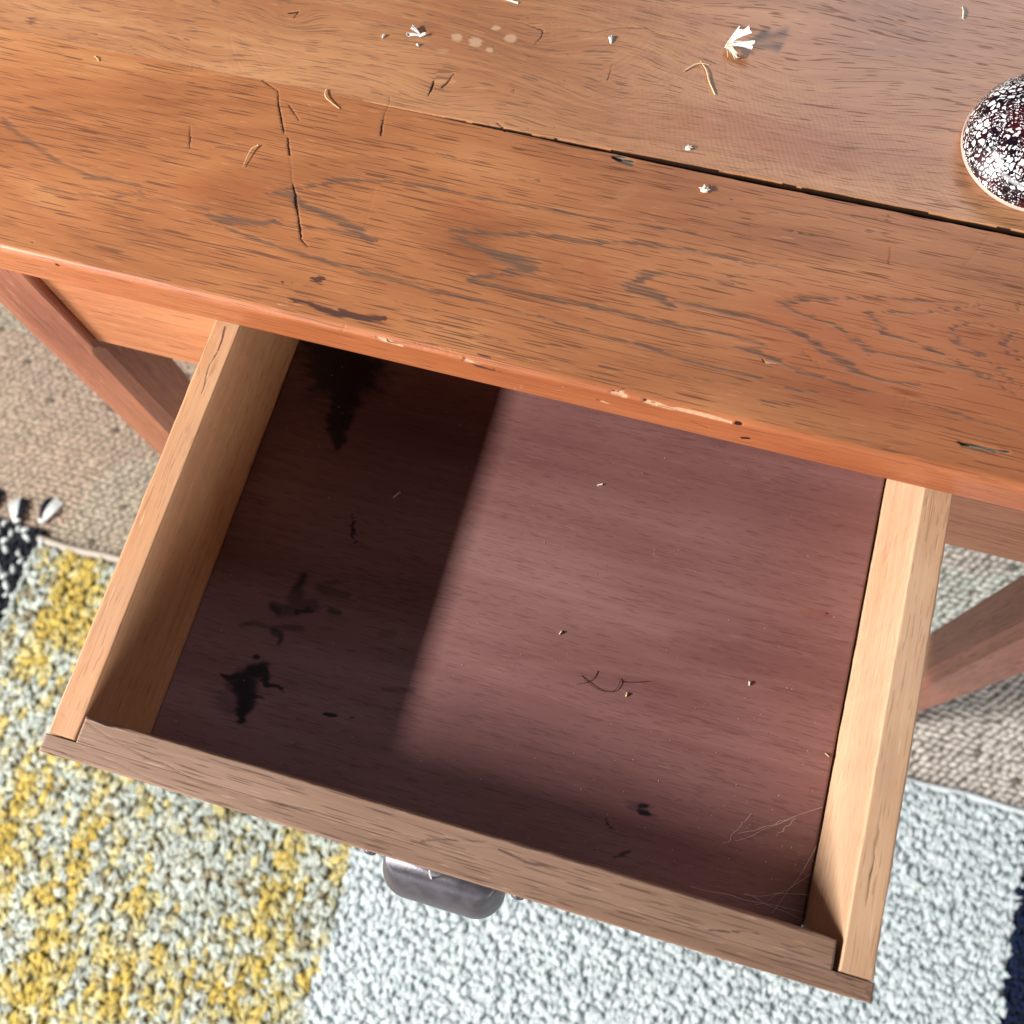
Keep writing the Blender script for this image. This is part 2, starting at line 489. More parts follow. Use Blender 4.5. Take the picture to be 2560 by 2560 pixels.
def carpet_weave():
    px, py = 0.0100, 0.0068
    xs = np.arange(-1.0, 1.15, px); ys = np.arange(-0.045, 0.50, py)
    X, Y = np.meshgrid(xs, ys, indexing='ij')
    row = np.tile(np.arange(len(ys)), (len(xs), 1))
    X = X + (row % 2) * px / 2
    x = X.ravel(); y = Y.ravel(); n = len(x)
    x = x + R.uniform(-1, 1, n) * 0.0018; y = y + R.uniform(-1, 1, n) * 0.0012 + (vnoise(x * 9, y * 9, 2) - .5) * 0.01
    yaw = 0.45 + (vnoise(x * 14, y * 14, 5) - .5) * 0.9 + R.uniform(-.45, .45, n)
    pale = np.clip((x + 0.15) / 0.55 + (vnoise(x * 5, y * 5, 8) - .5) * 0.5, 0, 1)[:, None]
    c0 = np.array([0.57, 0.49, 0.385]); c1 = np.array([0.80, 0.83, 0.77])
    tint = c0 * (1 - pale) + c1 * pale
    tint = tint * (0.82 + 0.3 * R.rand(n))[:, None]
    pink = (vnoise(x * 7 + 3, y * 7, 4) > 0.62)[:, None]
    tint = np.where(pink, tint * np.array([1.03, 0.92, 0.92]), tint)
    dark = (R.rand(n) < 0.015)[:, None]
    tint = np.where(dark, tint * 0.3, tint)
    sz = 0.85 + 0.3 * R.rand(n)
    return pellets(np.stack([x, y, np.full(n, ZF + 0.0012)], 1), 0.0130 * sz, 0.0072 * sz, 0.0052 * sz, yaw, R.uniform(-.1, .1, n), tint, R.uniform(-.2, .2, n))
v, f, c = carpet_weave()
o = mesh_obj('carpet_weave', v, f, M_JUTE, floor, colors=c)
tag(o, kind='stuff')

# ------------------------------------------------------------------ woollen rug
RUG_Y1 = -0.048
rug = empty('rug', (0.1, -0.35, 0))
tag(rug, 'thick woollen rug of black, yellow, white and navy panels under the drawer', 'rug')
RUG_TOP = ZF + 0.009

def rug_base(x0, x1, y1, color):
    V, F = box_data(x0, x1, -0.80, y1, ZF + 0.001, ZF + 0.006)
    o = mesh_obj('backing', V, F, simple('rug_backing_' + color[0], color[1], 0.95), rug, smooth=False)
    return o
rug_base(-0.66, -0.474, -0.033, ('dark', (0.012, 0.014, 0.022)))
rug_base(-0.473, 0.0365, RUG_Y1, ('khaki', (0.22, 0.20, 0.11)))
rug_base(0.0375, 0.7535, RUG_Y1, ('white', (0.50, 0.56, 0.58)))
rug_base(0.7545, 0.98, RUG_Y1, ('navy', (0.006, 0.012, 0.04)))

def scatter(x0, x1, y0, y1, px, py, jit):
    xs = np.arange(x0, x1, px); ys = np.arange(y0, y1, py)
    X, Y = np.meshgrid(xs, ys, indexing='ij')
    X = X + (np.arange(len(ys)) % 2)[None, :] * px / 2
    x = X.ravel() + R.uniform(-jit, jit, X.size) * px; y = Y.ravel() + R.uniform(-jit, jit, X.size) * py
    return x, y

# yellow, grey and cream tufts
def nubs(x, y, z, L, Wd, Hh, yaw, tint, strands=3, spread=0.0026, var=0.12):
    """Each nub of pile is a few short lengths of yarn lying side by side."""
    n = len(x); P = []
    xs_, ys_, zs_, ll, ww, hh, yy, cc = [], [], [], [], [], [], [], []
    for k in range(strands):
        o_ = (k - (strands - 1) / 2) * spread
        xs_.append(x - np.sin(yaw) * o_ + R.normal(0, .0006, n)); ys_.append(y + np.cos(yaw) * o_ + R.normal(0, .0006, n))
        zs_.append(z - abs(k - (strands - 1) / 2) * 0.0007 + R.normal(0, .0005, n))
        ll.append(L * R.uniform(.75, 1.15, n)); ww.append(Wd * R.uniform(.85, 1.15, n)); hh.append(Hh * R.uniform(.85, 1.15, n))
        yy.append(yaw + R.normal(0, 0.22, n)); cc.append(tint * R.uniform(1 - var, 1 + var, n)[:, None])
    c = lambda a: np.concatenate(a)
    m = n * strands
    return pellets(np.stack([c(xs_), c(ys_), c(zs_)], 1), c(ll), c(ww), c(hh), c(yy), R.normal(0, 0.28, m), np.clip(np.concatenate(cc), 0, 0.97), R.uniform(-.5, .5, m), 5)

x, y = scatter(-0.468, 0.040, -0.66, RUG_Y1 - 0.003, 0.0080, 0.0084, 0.5)
edge = 0.037 + (vnoise(y * 60, y * 0, 3) - .5) * 0.012
keep = x < edge
x, y = x[keep], y[keep]; n = len(x)
fld = 0.62 * fnoise(x * 40, y * 8, 21) + 0.38 * vnoise(x * 110, y * 60, 9)
fld = fld + np.clip((-0.24 - x) / 0.20, 0, 1) * 0.13 + np.clip((0.03 - np.abs(x + 0.02)) / 0.03, 0, 1) * 0.05 + R.uniform(-.07, .07, n)
base = np.array([[0.74, 0.78, 0.70]]) * (0.72 + 0.34 * R.rand(n))[:, None]
cool = (R.rand(n) < 0.45)[:, None]
base = np.where(cool, base * np.array([0.95, 1.0, 1.05]), base)
brown = (R.rand(n) < 0.10)[:, None]
base = np.where(brown, np.array([[0.42, 0.37, 0.24]]), base)
yel = np.array([[0.74, 0.57, 0.15]]) * (0.72 + 0.4 * R.rand(n))[:, None]
lem = np.array([[0.76, 0.69, 0.36]]) * (0.8 + 0.3 * R.rand(n))[:, None]
def sm(v, a, b):
    q = np.clip((v - a) / (b - a), 0, 1); return (q * q * (3 - 2 * q))[:, None]
tint = base + (lem - base) * sm(fld, 0.47, 0.60); tint = tint + (yel - tint) * sm(fld, 0.56, 0.72)
sz = R.uniform(0.8, 1.25, n)
v, f, c = nubs(x, y, RUG_TOP + R.uniform(-.0004, .0020, n), 0.0135 * sz, 0.0042 * sz, 0.0052 * sz, R.normal(1.95, 0.75, n), tint)
o = mesh_obj('yellow_pile', v, f, M_WOOL, rug, colors=c); tag(o, 'mottled yellow, grey and cream woollen pile', kind='stuff')

# white nubs
x, y = scatter(0.036, 0.757, -0.60, RUG_Y1 - 0.003, 0.0082, 0.0092, 0.42)
edge = 0.037 + (vnoise(y * 60, y * 0, 3) - .5) * 0.012; edge2 = 0.755 + (vnoise(y * 70, y * 0, 6) - .5) * 0.012
keep = (x > edge) & (x < edge2)
x, y = x[keep], y[keep]; n = len(x)
tint = np.array([[0.84, 0.93, 0.97]]) * (0.88 + 0.14 * R.rand(n))[:, None]
sz = R.uniform(0.85, 1.2, n)
v, f, c = nubs(x, y, RUG_TOP + R.uniform(-.0004, .0014, n), 0.0125 * sz, 0.0046 * sz, 0.0054 * sz, R.normal(1.8, 0.55, n), tint, var=0.06)
o = mesh_obj('white_pile', v, f, M_WOOL, rug, colors=c); tag(o, 'nubby white woollen pile', kind='stuff')

# navy strip
x, y = scatter(0.755, 0.975, -0.60, RUG_Y1 - 0.002, 0.0062, 0.0066, 0.42)
edge2 = 0.755 + (vnoise(y * 70, y * 0, 6) - .5) * 0.012
keep = x > edge2
x, y = x[keep], y[keep]; n = len(x)
tint = np.array([[0.007, 0.018, 0.060]]) * (0.6 + 0.8 * R.rand(n))[:, None]
v, f, c = pellets(np.stack([x, y, RUG_TOP + R.uniform(-.0008, .002, n)], 1), np.full(n, 0.0098), np.full(n, 0.0062), np.full(n, 0.0068),
                  R.normal(1.75, 0.5, n), R.normal(0, 0.3, n), tint, R.uniform(-.4, .4, n))
o = mesh_obj('navy_pile', v, f, M_WOOL, rug, colors=c); tag(o, 'dark navy woollen pile', kind='stuff')

# black and white looped panel
x, y = scatter(-0.655, -0.476, -0.50, -0.036, 0.0105, 0.0105, 0.16)
n = len(x)
ix = np.floor((x + 0.655) / 0.0105).astype(int); iy = np.round((y + 0.50) / 0.0105).astype(int)
wht = ((ix + iy) % 2 == 0) & (R.rand(n) < 0.86)
tint = np.where(wht[:, None], np.array([[0.80, 0.84, 0.84]]) * (0.8 + 0.2 * R.rand(n))[:, None], np.array([[0.012, 0.014, 0.024]]))
sz = R.uniform(0.85, 1.2, n)
yaw = np.where(iy % 2 == 0, 1.15, 2.0) + R.normal(0, 0.3, n)
v, f, c = pellets(np.stack([x, y, RUG_TOP + np.where(wht, 0.0012, -0.0012)], 1), np.where(wht, 0.0135, 0.0145) * sz, np.where(wht, 0.0068, 0.0100) * sz, 0.0080 * sz,
                  yaw, R.normal(0, 0.15, n), tint, R.uniform(-.5, .5, n))
o = mesh_obj('looped_panel', v, f, M_WOOL, rug, colors=c); tag(o, 'black panel with white looped yarn', kind='stuff')
# pale seam between the black panel and the yellow pile
n = 75
yy = np.linspace(-0.062, -0.46, n)
v, f, c = pellets(np.stack([-0.4725 + R.normal(0, 0.0012, n), yy, np.full(n, RUG_TOP + 0.002)], 1), np.full(n, 0.010), np.full(n, 0.006), np.full(n, 0.006),
                  np.full(n, 1.5) + R.normal(0, .3, n), np.zeros(n), np.array([[0.52, 0.58, 0.54]]) * R.uniform(.8, 1.1, n)[:, None])
mesh_obj('seam', v, f, M_WOOL, rug, colors=c)
# bound edge along the back of the pile panels
M_BIND = simple('edge_binding', (0.42, 0.37, 0.33), 0.9)
V, F = tube_data([(xx, RUG_Y1 + 0.003 + 0.0016 * math.sin(xx * 47) , ZF + 0.0062) for xx in np.linspace(-0.478, 0.034, 26)], 0.0050, sides=8)
mesh_obj('bound_edge', V, F, M_BIND, rug)
V, F = tube_data([(xx, RUG_Y1 + 0.0006 + 0.0012 * math.sin(xx * 57), ZF + 0.0050) for xx in np.linspace(0.036, 0.98, 40)], 0.0040, sides=8)
mesh_obj('bound_edge', V, F, simple('white_edge_binding', (0.62, 0.68, 0.70), 0.9), rug)
# tassels at the corner of the black panel
M_TW = simple('white_tassel_yarn', (0.68, 0.71, 0.70), 0.9); M_TB = simple('black_tassel_yarn', (0.010, 0.012, 0.022), 0.9)
for (bx, by, tx, ty) in ((-0.5130, -0.030, -0.5260, 0.000), (-0.4815, -0.022, -0.4790, 0.012), (-0.5560, -0.028, -0.5600, 0.004), (-0.5980, -0.030, -0.6060, 0.002)):
    tas = empty('tassel', (bx - 0.1, by + 0.35, ZF + 0.006 + H)); tas.parent = rug
    for k in range(7):
        a = (k - 3) / 3.0
        px_, py_ = -(ty - by), (tx - bx)
        L = math.hypot(px_, py_); px_ /= L; py_ /= L
        white = k >= 3 if bx > -0.5 else k < 4
        e = (tx + px_ * -a * 0.011, ty + py_ * -a * 0.011 - abs(a) * 0.004, ZF + 0.004)
        m_ = ((bx + e[0]) / 2 + px_ * -a * 0.003, (by + e[1]) / 2, ZF + 0.009)
        V, F = tube_data([(bx, by - 0.004, ZF + 0.009), m_, e], 0.0026, 0.0016, 6)
        mesh_obj('strand', V, F, M_TW if white else M_TB, tas)
    v, f, c = pellets(np.array([[bx, by, ZF + 0.010]]), np.array([0.010]), np.array([0.007]), np.array([0.007]), np.array([0.4]), np.array([0.]), np.array([[.6, .64, .64]]))
    mesh_obj('knot', v, f, M_TW, tas, colors=c)

# ------------------------------------------------------------------ desk
STROKES_TOP = [
 ('g',0.80,'-1570,836,22 -1437,760,36 -1273,692,42 -1074,622,36 -886,570,36 -737,580,23 -550,581,24'),
 ('g',0.70,'-536,546,30 -674,487,18 -889,441,14 -1147,436,15'),
 ('g',0.60,'-517,500,24 -309,525,25 -128,532,30'),
 ('g',1.00,'-125,495,30 -9,486,57 150,513,50 325,555,21'),
 ('g',1.00,'-62,448,16 114,429,16 337,399,22 529,386,32 753,369,31 839,379,26'),
 ('g',1.00,'724,374,21 837,360,26 1052,361,22 1272,339,16 1417,346,18 1692,334,12 1900,329,10 2108,314,12 2262,307,10'),
 ('g',1.00,'2211,314,16 2414,304,18 2618,283,21 2817,274,21 3060,276,17'),
 ('g',0.92,'3048,274,15 3076,276,12'),
 ('g',1.00,'207,727,42 284,733,48 426,680,48 579,655,65 761,613,47'),
 ('g',1.00,'637,632,47 709,613,72 775,580,52 869,561,23'),
 ('g',1.00,'276,756,36 381,807,29 506,869,30 659,919,34'),
 ('g',0.85,'548,892,34 736,931,24 880,966,14 1000,970,22 1109,971,23 1296,967,12 1456,975,19 1617,977,16 1775,985,19 1963,994,19 2139,1001,14 2242,1008,17 2446,1022,12 2578,1036,8'),
 ('g',0.70,'487,570,21 586,570,21 736,583,60'),
 ('g',1.00,'1261,724,35 1363,743,30 1496,764,33 1663,811,29 1795,831,25 1919,838,36 2014,837,39 2168,887,18 2319,901,23 2471,914,14 2602,929,10'),
 ('g',0.70,'2610,924,15 2761,932,13 2971,937,10 3107,959,8'),
 ('g',1.00,'1293,689,47 1408,663,35 1533,635,54 1661,631,105 1748,617,100 1666,573,86 1586,523,31 1460,486,35 1427,454,31 1555,451,35 1637,454,34 1762,456,18 1918,454,22 2000,452,28 2120,465,35'),
 ('g',1.00,'2123,457,43 2274,466,22 2428,454,22 2576,463,22 2724,472,18 2872,470,23 2970,473,25 3050,465,30'),
 ('g',1.00,'2903,417,21 2982,415,39 3041,413,52 3135,382,15 3235,364,15 3380,358,11'),
 ('g',1.00,'2478,751,15 2409,740,31 2319,689,65 2277,631,47 2379,611,60 2466,586,49'),
 ('g',1.00,'2281,641,59 2347,623,60 2454,598,65 2521,574,37'),
 ('g',1.00,'2545,597,26 2694,606,30 2825,599,35 2933,604,28 3093,593,25 3173,580,42 3278,540,42 3353,504,28'),
 ('g',0.92,'3340,508,28 3443,468,52 3537,427,33 3643,416,25 3728,416,20 3874,438,10'),
 ('g',0.60,'2939,848,14 2861,840,17 2787,810,30 2812,787,36 2744,776,15'),
 ('g',0.70,'2444,759,12 2595,768,14 2749,754,14 2837,764,20'),
 ('g',0.90,'3985,955,8 3799,920,14 3705,902,14 3536,871,12 3379,826,12 3237,796,24 3163,772,29 3093,726,41 3158,696,20 3260,677,17 3329,672,20 3420,650,18 3472,630,28 3525,599,42 3561,559,48 3665,568,14 3760,565,20 3900,574,15 4133,580,17 4277,541,10'),
 ('g',0.90,'4079,962,8 3945,906,12 3810,849,12 3680,822,20 3588,793,16 3546,760,39 3594,705,25 3647,674,18 3771,673,16 3862,641,17 3937,638,21 3998,610,19 4117,565,23 4233,530,14 4330,491,12'),
 ('g',0.92,'4040,840,10 3961,798,25 3947,761,31 4001,720,19 4070,694,30 4169,654,18 4270,593,16 4352,550,8'),
 ('g',0.92,'4092,870,8 4190,845,12 4285,836,17'),
 ('g',0.92,'4240,824,30 4229,767,37 4272,723,20 4334,685,15'),
 ('g',0.92,'4261,1019,15 4258,973,16'),
 ('g',1.00,'3197,253,20 3338,263,14'),
 ('g',0.80,'3112,151,14 3281,162,8'),
 ('g',0.80,'3224,358,8 3466,344,11 3609,338,12 3798,333,11 4078,321,12 4263,306,7 4384,296,7'),
 ('g',0.60,'2582,172,10 2869,202,7 3151,241,6'),
 ('g',0.60,'3378,55,10 3566,52,8 3750,58,8'),
 ('g',0.80,'1114,236,7 1271,229,5 1445,231,10 1603,236,4'),
 ('g',0.80,'1210,156,11 1295,151,11 1438,141,7 1536,135,7 1711,150,6'),
 ('g',0.80,'900,1181,10 1075,1191,8 1230,1190,6'),
 ('g',0.80,'1499,1128,14 1632,1154,8'),
 ('g',0.80,'2409,911,8 2612,914,13 2843,924,12 3012,931,8'),
 ('g',1.00,'2625,1229,6 2801,1224,7 2968,1253,6'),
 ('g',1.00,'2988,1155,10 3047,1164,9'),
 ('g',1.00,'3086,1168,10 3217,1164,6'),
 ('g',1.00,'3439,1260,15 3566,1274,9'),
 ('g',1.00,'3227,1328,7 3386,1337,10 3533,1355,7'),
 ('c',1.00,'-126,1435,10 -7,1382,8 30,1296,15 81,1201,18 130,1114,10'),
 ('c',1.00,'162,1089,14 209,983,19'),
 ('c',1.00,'220,960,4 288,810,5 317,766,18 360,676,27 395,610,12 433,533,20 460,472,12 517,437,8'),
 ('c',1.00,'-430,1040,5 -394,943,12 -373,889,7'),
 ('c',0.80,'91,1304,12 185,1219,10'),
 ('c',0.60,'-252,914,5 -154,961,7 -64,998,4'),
 ('c',0.50,'-433,1698,5 -382,1611,5 -260,1459,7'),
 ('c',0.50,'-572,1448,10 -561,1409,9'),
 ('c',1.00,'646,1502,7 660,1445,6 656,1365,7 670,1276,17 680,1232,17'),
 ('c',1.00,'1149,2182,5 1271,2178,6 1386,2153,12 1393,2106,10 1365,2044,6'),
 ('c',0.80,'1384,2159,6 1452,2182,5 1600,2220,5'),
 ('c',0.90,'1663,2196,5 1801,2269,6 1970,2308,8 2067,2275,6 2232,2279,5'),
 ('c',0.60,'1355,2243,6 1367,2169,5'),
 ('c',0.60,'1411,2249,5 1434,2129,5'),
 ('c',0.60,'1446,2264,6 1475,2125,5'),
 ('c',0.60,'1498,2262,5 1523,2136,5'),
 ('c',0.60,'1536,2250,5 1541,2195,5'),
 ('c',1.00,'869,1662,18 870,1602,23 866,1561,12'),
 ('c',0.70,'965,1739,12 944,1659,26 925,1628,23'),
 ('c',0.70,'1842,2018,7 1844,1898,14'),
 ('c',1.00,'1304,1466,10 1364,1428,13'),
 ('c',0.50,'760,924,4 781,643,4'),
 ('c',0.70,'3575,1188,6 3583,1085,8'),
 ('c',0.50,'4064,1385,5 3948,1141,4'),
 ('c',0.60,'3806,399,4 3786,287,4'),
 ('c',0.70,'3240,477,6 3344,410,6'),
 ('c',0.35,'2819,1160,3 2890,941,4 2925,798,3'),
 ('c',1.00,'-135,1937,14 -82,1956,15'),
 ('c',1.00,'-85,1963,11 -90,1911,12'),
 ('c',0.50,'1322,1695,14 1339,1712,15 1341,1686,12'),
 ('c',1.00,'2695,1285,8 2702,1282,8'),
 ('c',1.00,'3533,1385,9 3540,1384,8'),
 ('c',1.00,'2224,67,8 2229,64,7'),
 ('c',0.70,'1260,851,7 1264,850,8'),
 ('c',0.50,'1573,2024,14 1580,2020,12'),
 ('c',0.50,'1605,1842,14 1611,1838,12'),
 ('c',0.50,'1935,1866,14 1941,1862,12'),
 ('c',0.50,'1133,1980,12 1139,1976,13'),
 ('c',0.50,'1159,1938,15 1165,1934,13'),
 ('c',0.50,'1354,1959,18 1361,1955,13'),
 ('c',0.50,'1278,2226,14 1285,2221,10'),
 ('c',0.50,'1488,1471,14 1494,1467,15'),
 ('c',0.50,'1631,1518,14 1637,1514,10'),
 ('c',0.41,'2314,2111,6 2339,2039,3'),
 ('c',0.33,'1893,1677,6 1895,1658,4'),
 ('c',0.25,'2128,2349,5 2161,2286,4'),
 ('c',0.49,'1969,2468,6 1968,2425,3'),
 ('c',0.25,'2033,1731,6 2060,1673,3'),
 ('c',0.32,'1729,1932,5 1739,1904,4'),
 ('c',0.25,'2092,1754,5 2091,1705,4'),
 ('c',0.39,'2029,2063,6 2039,2006,3'),
 ('c',0.31,'1948,1965,6 1951,1901,3'),
 ('c',0.39,'2030,1935,5 2039,1901,3'),
 ('c',0.35,'2235,2240,5 2237,2183,3'),
 ('c',0.33,'1861,1714,5 1878,1674,4'),
 ('c',0.45,'2248,2209,5 2258,2171,4'),
 ('c',0.27,'2252,2058,4 2259,2035,3'),
 ('c',0.22,'2219,1817,5 2232,1770,4'),
 ('c',0.43,'1953,2365,5 1961,2308,4'),
 ('c',0.37,'1613,2303,6 1629,2242,3'),
 ('c',0.48,'2222,2137,5 2236,2071,4'),
 ('c',0.31,'2043,2369,4 2060,2331,4'),
 ('c',0.33,'1781,2046,5 1793,2005,4'),
 ('c',0.49,'1817,2103,6 1837,2063,4'),
 ('c',0.45,'2001,2414,5 2021,2352,4'),
 ('c',0.43,'1808,2390,5 1809,2333,4'),
 ('c',0.48,'2175,2189,5 2177,2114,3'),
 ('c',0.49,'2019,1872,6 2049,1818,4'),
 ('c',0.40,'1589,2375,5 1587,2322,3'),
 ('c',0.48,'2048,1955,5 2052,1910,4'),
 ('c',0.29,'2058,2490,5 2066,2465,3'),
 ('c',0.42,'1984,1849,5 2002,1814,4'),
 ('c',0.50,'1971,2326,4 1987,2285,3'),
 ('c',0.23,'1636,2287,4 1663,2228,3'),
 ('c',0.33,'2264,1911,4 2271,1853,4'),
 ('c',0.48,'1968,1800,5 1972,1762,4'),
 ('c',0.23,'2354,1792,5 2352,1728,3'),
 ('c',0.49,'2097,1818,5 2117,1751,4'),
 ('c',0.29,'1706,2232,5 1710,2193,4'),
 ('c',0.48,'1714,2109,5 1720,2088,4'),
 ('c',0.42,'1981,1972,4 2006,1924,3'),
 ('c',0.32,'2183,2250,5 2185,2176,3'),
 ('c',0.25,'2124,2238,5 2153,2172,4'),
 ('c',0.32,'1727,2376,4 1737,2304,4'),
 ('c',0.37,'1768,2327,5 1772,2280,3'),
 ('c',0.49,'1797,2019,6 1809,1944,3'),
 ('c',0.48,'1707,1968,5 1733,1920,4'),
 ('c',0.49,'2049,1882,5 2075,1811,4'),
 ('c',0.33,'2284,2156,5 2286,2098,4'),
 ('c',0.32,'-684,1554,6 -655,1568,4'),
 ('c',0.38,'-837,1608,6 -809,1622,4'),
 ('c',0.41,'-820,1471,5 -788,1487,4'),
 ('c',0.33,'-759,1624,5 -736,1636,4'),
 ('c',0.48,'-695,1645,6 -661,1662,4'),
 ('c',0.38,'-777,1643,5 -730,1667,4'),
 ('c',0.31,'-833,1567,5 -795,1586,4'),
 ('c',0.39,'-723,1538,5 -696,1552,4'),
 ('c',0.39,'-851,1625,5 -813,1645,4'),
 ('c',0.43,'-715,1621,5 -681,1638,3'),
 ('c',0.35,'-851,1559,6 -810,1580,4'),
 ('c',0.48,'-779,1532,6 -746,1548,4'),
 ('c',0.34,'-666,1507,4 -633,1524,4'),
 ('c',0.43,'-737,1571,5 -702,1589,4'),
 ('c',0.48,'-653,1515,4 -629,1528,4'),
 ('c',0.39,'-738,1592,6 -695,1614,4'),
 ('c',0.37,'-742,1541,5 -717,1554,4'),
 ('c',0.37,'-803,1629,6 -760,1651,4'),
 ('c',0.35,'-731,1470,6 -684,1494,4'),
 ('c',0.46,'-772,1534,4 -748,1547,4'),
 ('c',0.40,'-820,1614,6 -778,1635,4'),
 ('c',0.31,'-843,1520,5 -800,1542,4'),
 ('c',0.31,'-746,1604,5 -713,1621,4'),
 ('c',0.31,'-721,1474,6 -691,1489,4'),
 ('c',0.48,'-661,1486,5 -626,1504,4'),
 ('c',0.33,'-664,1527,4 -619,1550,3'),
 ('c',0.41,'-699,1582,5 -670,1597,4'),
 ('c',0.36,'-695,1579,4 -673,1591,4'),
 ('c',0.41,'-785,1507,6 -736,1532,4'),
 ('c',0.31,'-790,1504,5 -766,1517,4'),
 ('c',0.26,'-322,1588,5 -268,1550,3'),
 ('c',0.25,'-365,1530,5 -287,1476,4'),
 ('c',0.42,'-361,1556,5 -299,1513,4'),
 ('c',0.41,'-361,1538,5 -305,1499,4'),
 ('c',0.38,'-235,1619,5 -169,1573,4'),
 ('c',0.35,'-389,1483,6 -323,1439,4'),
 ('c',0.38,'-308,1472,5 -246,1429,4'),
 ('c',0.31,'-387,1488,5 -314,1438,4'),
 ('c',0.27,'-414,1504,4 -367,1472,4'),
 ('c',0.37,'-426,1497,5 -370,1458,5'),
 ('c',0.41,'-319,1555,4 -242,1502,4'),
 ('c',0.40,'-189,1553,5 -120,1505,4'),
 ('c',0.25,'-222,1619,5 -174,1585,4'),
 ('c',0.27,'-484,1428,5 -429,1390,4'),
 ('s',1.00,'618,258,62 640,258,60'),
 ('s',0.35,'591,210,72 634,244,49'),
 ('s',1.00,'476,195,20 481,197,20'),
 ('s',1.00,'-1033,91,18 -1027,91,17'),
 ('s',0.55,'-1687,1530,84 -1672,1512,63'),
 ('s',0.92,'532,101,30 683,103,39 786,83,49 898,100,48'),
 ('s',0.90,'817,102,42 926,95,54 977,102,62 1057,116,47'),
 ('s',0.30,'230,120,36 449,91,30'),
 ('s',0.50,'-991,1477,37 -954,1478,25'),
 ('s',0.60,'-1327,1512,15 -1206,1519,22'),
 ('s',0.80,'1597,46,13 1667,41,12'),
 ('s',0.70,'813,114,32 877,114,14'),
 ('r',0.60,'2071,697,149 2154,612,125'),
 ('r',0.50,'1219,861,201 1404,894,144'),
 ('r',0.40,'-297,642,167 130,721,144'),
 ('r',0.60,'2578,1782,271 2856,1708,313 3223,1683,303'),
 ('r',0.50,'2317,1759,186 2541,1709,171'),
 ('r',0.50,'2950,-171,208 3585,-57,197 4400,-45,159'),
 ('r',0.92,'3179,589,691 3759,571,1048 4322,553,839'),  # this and the next: light falloff at the right end, painted as darker tone
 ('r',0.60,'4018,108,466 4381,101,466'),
 ('l',0.80,'899,1991,62 913,1992,70'),
 ('l',0.80,'1016,1984,79 1030,1984,83'),
 ('l',0.80,'1212,2057,72 1226,2057,75'),
 ('l',0.80,'1111,2110,50 1125,2110,42'),
 ('l',0.80,'1113,1947,36 1126,1947,44'),
 ('l',0.40,'838,1873,52 866,1876,60'),
 ('l',0.28,'2160,1214,115 2109,1165,120'),
 ('l',0.24,'2061,1104,96 2109,1122,96'),
 ('l',0.80,'3073,363,16 3125,371,14'),
 ('c',1.00,'3056,375,12 3069,362,9'),
 ('l',0.35,'-980,1451,12 -572,1448,10 -220,1448,20 -19,1447,12 251,1443,10'),
 ('l',0.70,'471,60,10 524,63,5 488,148,4'),
 ('l',0.60,'196,1335,8 222,1328,10'),
 ('l',0.50,'2751,45,6 2909,75,5'),
 ('l',0.45,'1265,28,5 1296,-7,3'),
 ('l',0.26,'1391,28,4 1422,-8,3'),
 ('l',0.36,'1323,39,4 1354,3,3'),
 ('l',0.32,'1353,34,6 1388,-6,4'),
 ('l',0.42,'1483,26,4 1513,-8,3'),
 ('l',0.23,'1279,39,4 1312,1,3'),
 ('l',0.45,'1363,38,4 1400,-5,3'),
 ('l',0.23,'1303,15,4 1336,-22,4'),
 ('l',0.30,'1311,22,5 1342,-15,3'),
 ('l',0.36,'1271,28,4 1304,-9,4'),
 ('l',0.34,'1287,34,4 1320,-3,4'),
 ('l',0.44,'1442,32,5 1473,-4,3'),
 ('l',0.38,'1477,26,5 1513,-16,3'),
 ('l',0.48,'1311,43,5 1342,7,3'),
 ('l',0.35,'1391,30,5 1414,4,3'),
 ('l',0.35,'1504,20,4 1528,-7,4'),
 ('l',0.47,'1294,34,4 1329,-5,3'),
 ('l',0.41,'1337,26,4 1374,-16,3'),
 ('l',0.34,'1366,8,4 1402,-33,3'),
 ('l',0.40,'1292,16,6 1329,-26,3'),
 ('l',0.44,'1451,36,4 1480,3,5'),
 ('l',0.43,'1310,38,5 1347,-3,3'),
 ('l',0.30,'1335,23,5 1355,0,4'),
 ('l',0.40,'1427,12,4 1462,-29,3'),
 ('l',0.49,'1452,31,5 1483,-6,3'),
 ('l',0.34,'1488,9,5 1523,-33,3'),
 ('l',0.21,'1324,21,5 1353,-12,3'),
 ('l',0.22,'1311,23,4 1327,5,3'),
 ('l',0.40,'1335,38,4 1360,10,3'),
 ('l',0.28,'1360,41,5 1397,-2,3'),
 ('l',0.55,'1939,1703,4 1925,1665,4'),
 ('l',0.72,'3889,1537,3 3861,1518,3'),
 ('l',0.41,'1754,1354,4 1795,1362,3'),
 ('l',0.53,'68,1560,4 93,1533,4'),
 ('l',0.79,'3408,1610,3 3406,1573,3'),
 ('l',0.47,'1590,1526,4 1604,1507,4'),
 ('l',0.80,'3996,1420,3 4010,1418,3'),
 ('l',0.79,'1085,1446,3 1089,1404,3'),
 ('l',0.36,'3722,1821,3 3753,1815,3'),
 ('l',0.72,'258,1131,4 265,1094,4'),
 ('l',0.67,'852,2180,4 878,2176,4'),
 ('l',0.41,'597,1875,4 599,1824,4'),
 ('l',0.54,'2410,1178,4 2397,1173,3'),
 ('l',0.45,'1044,1095,4 1040,1072,4'),
 ('l',0.36,'169,1691,4 159,1674,4'),
 ('l',0.39,'2411,1728,4 2383,1715,3'),
 ('l',0.33,'2277,2124,4 2289,2085,4'),
 ('l',0.44,'3373,1382,3 3385,1384,4'),
 ('l',0.56,'3457,2104,3 3489,2093,4'),
 ('l',0.36,'852,1956,4 845,1949,4'),
 ('l',0.58,'2339,1491,4 2356,1494,4'),
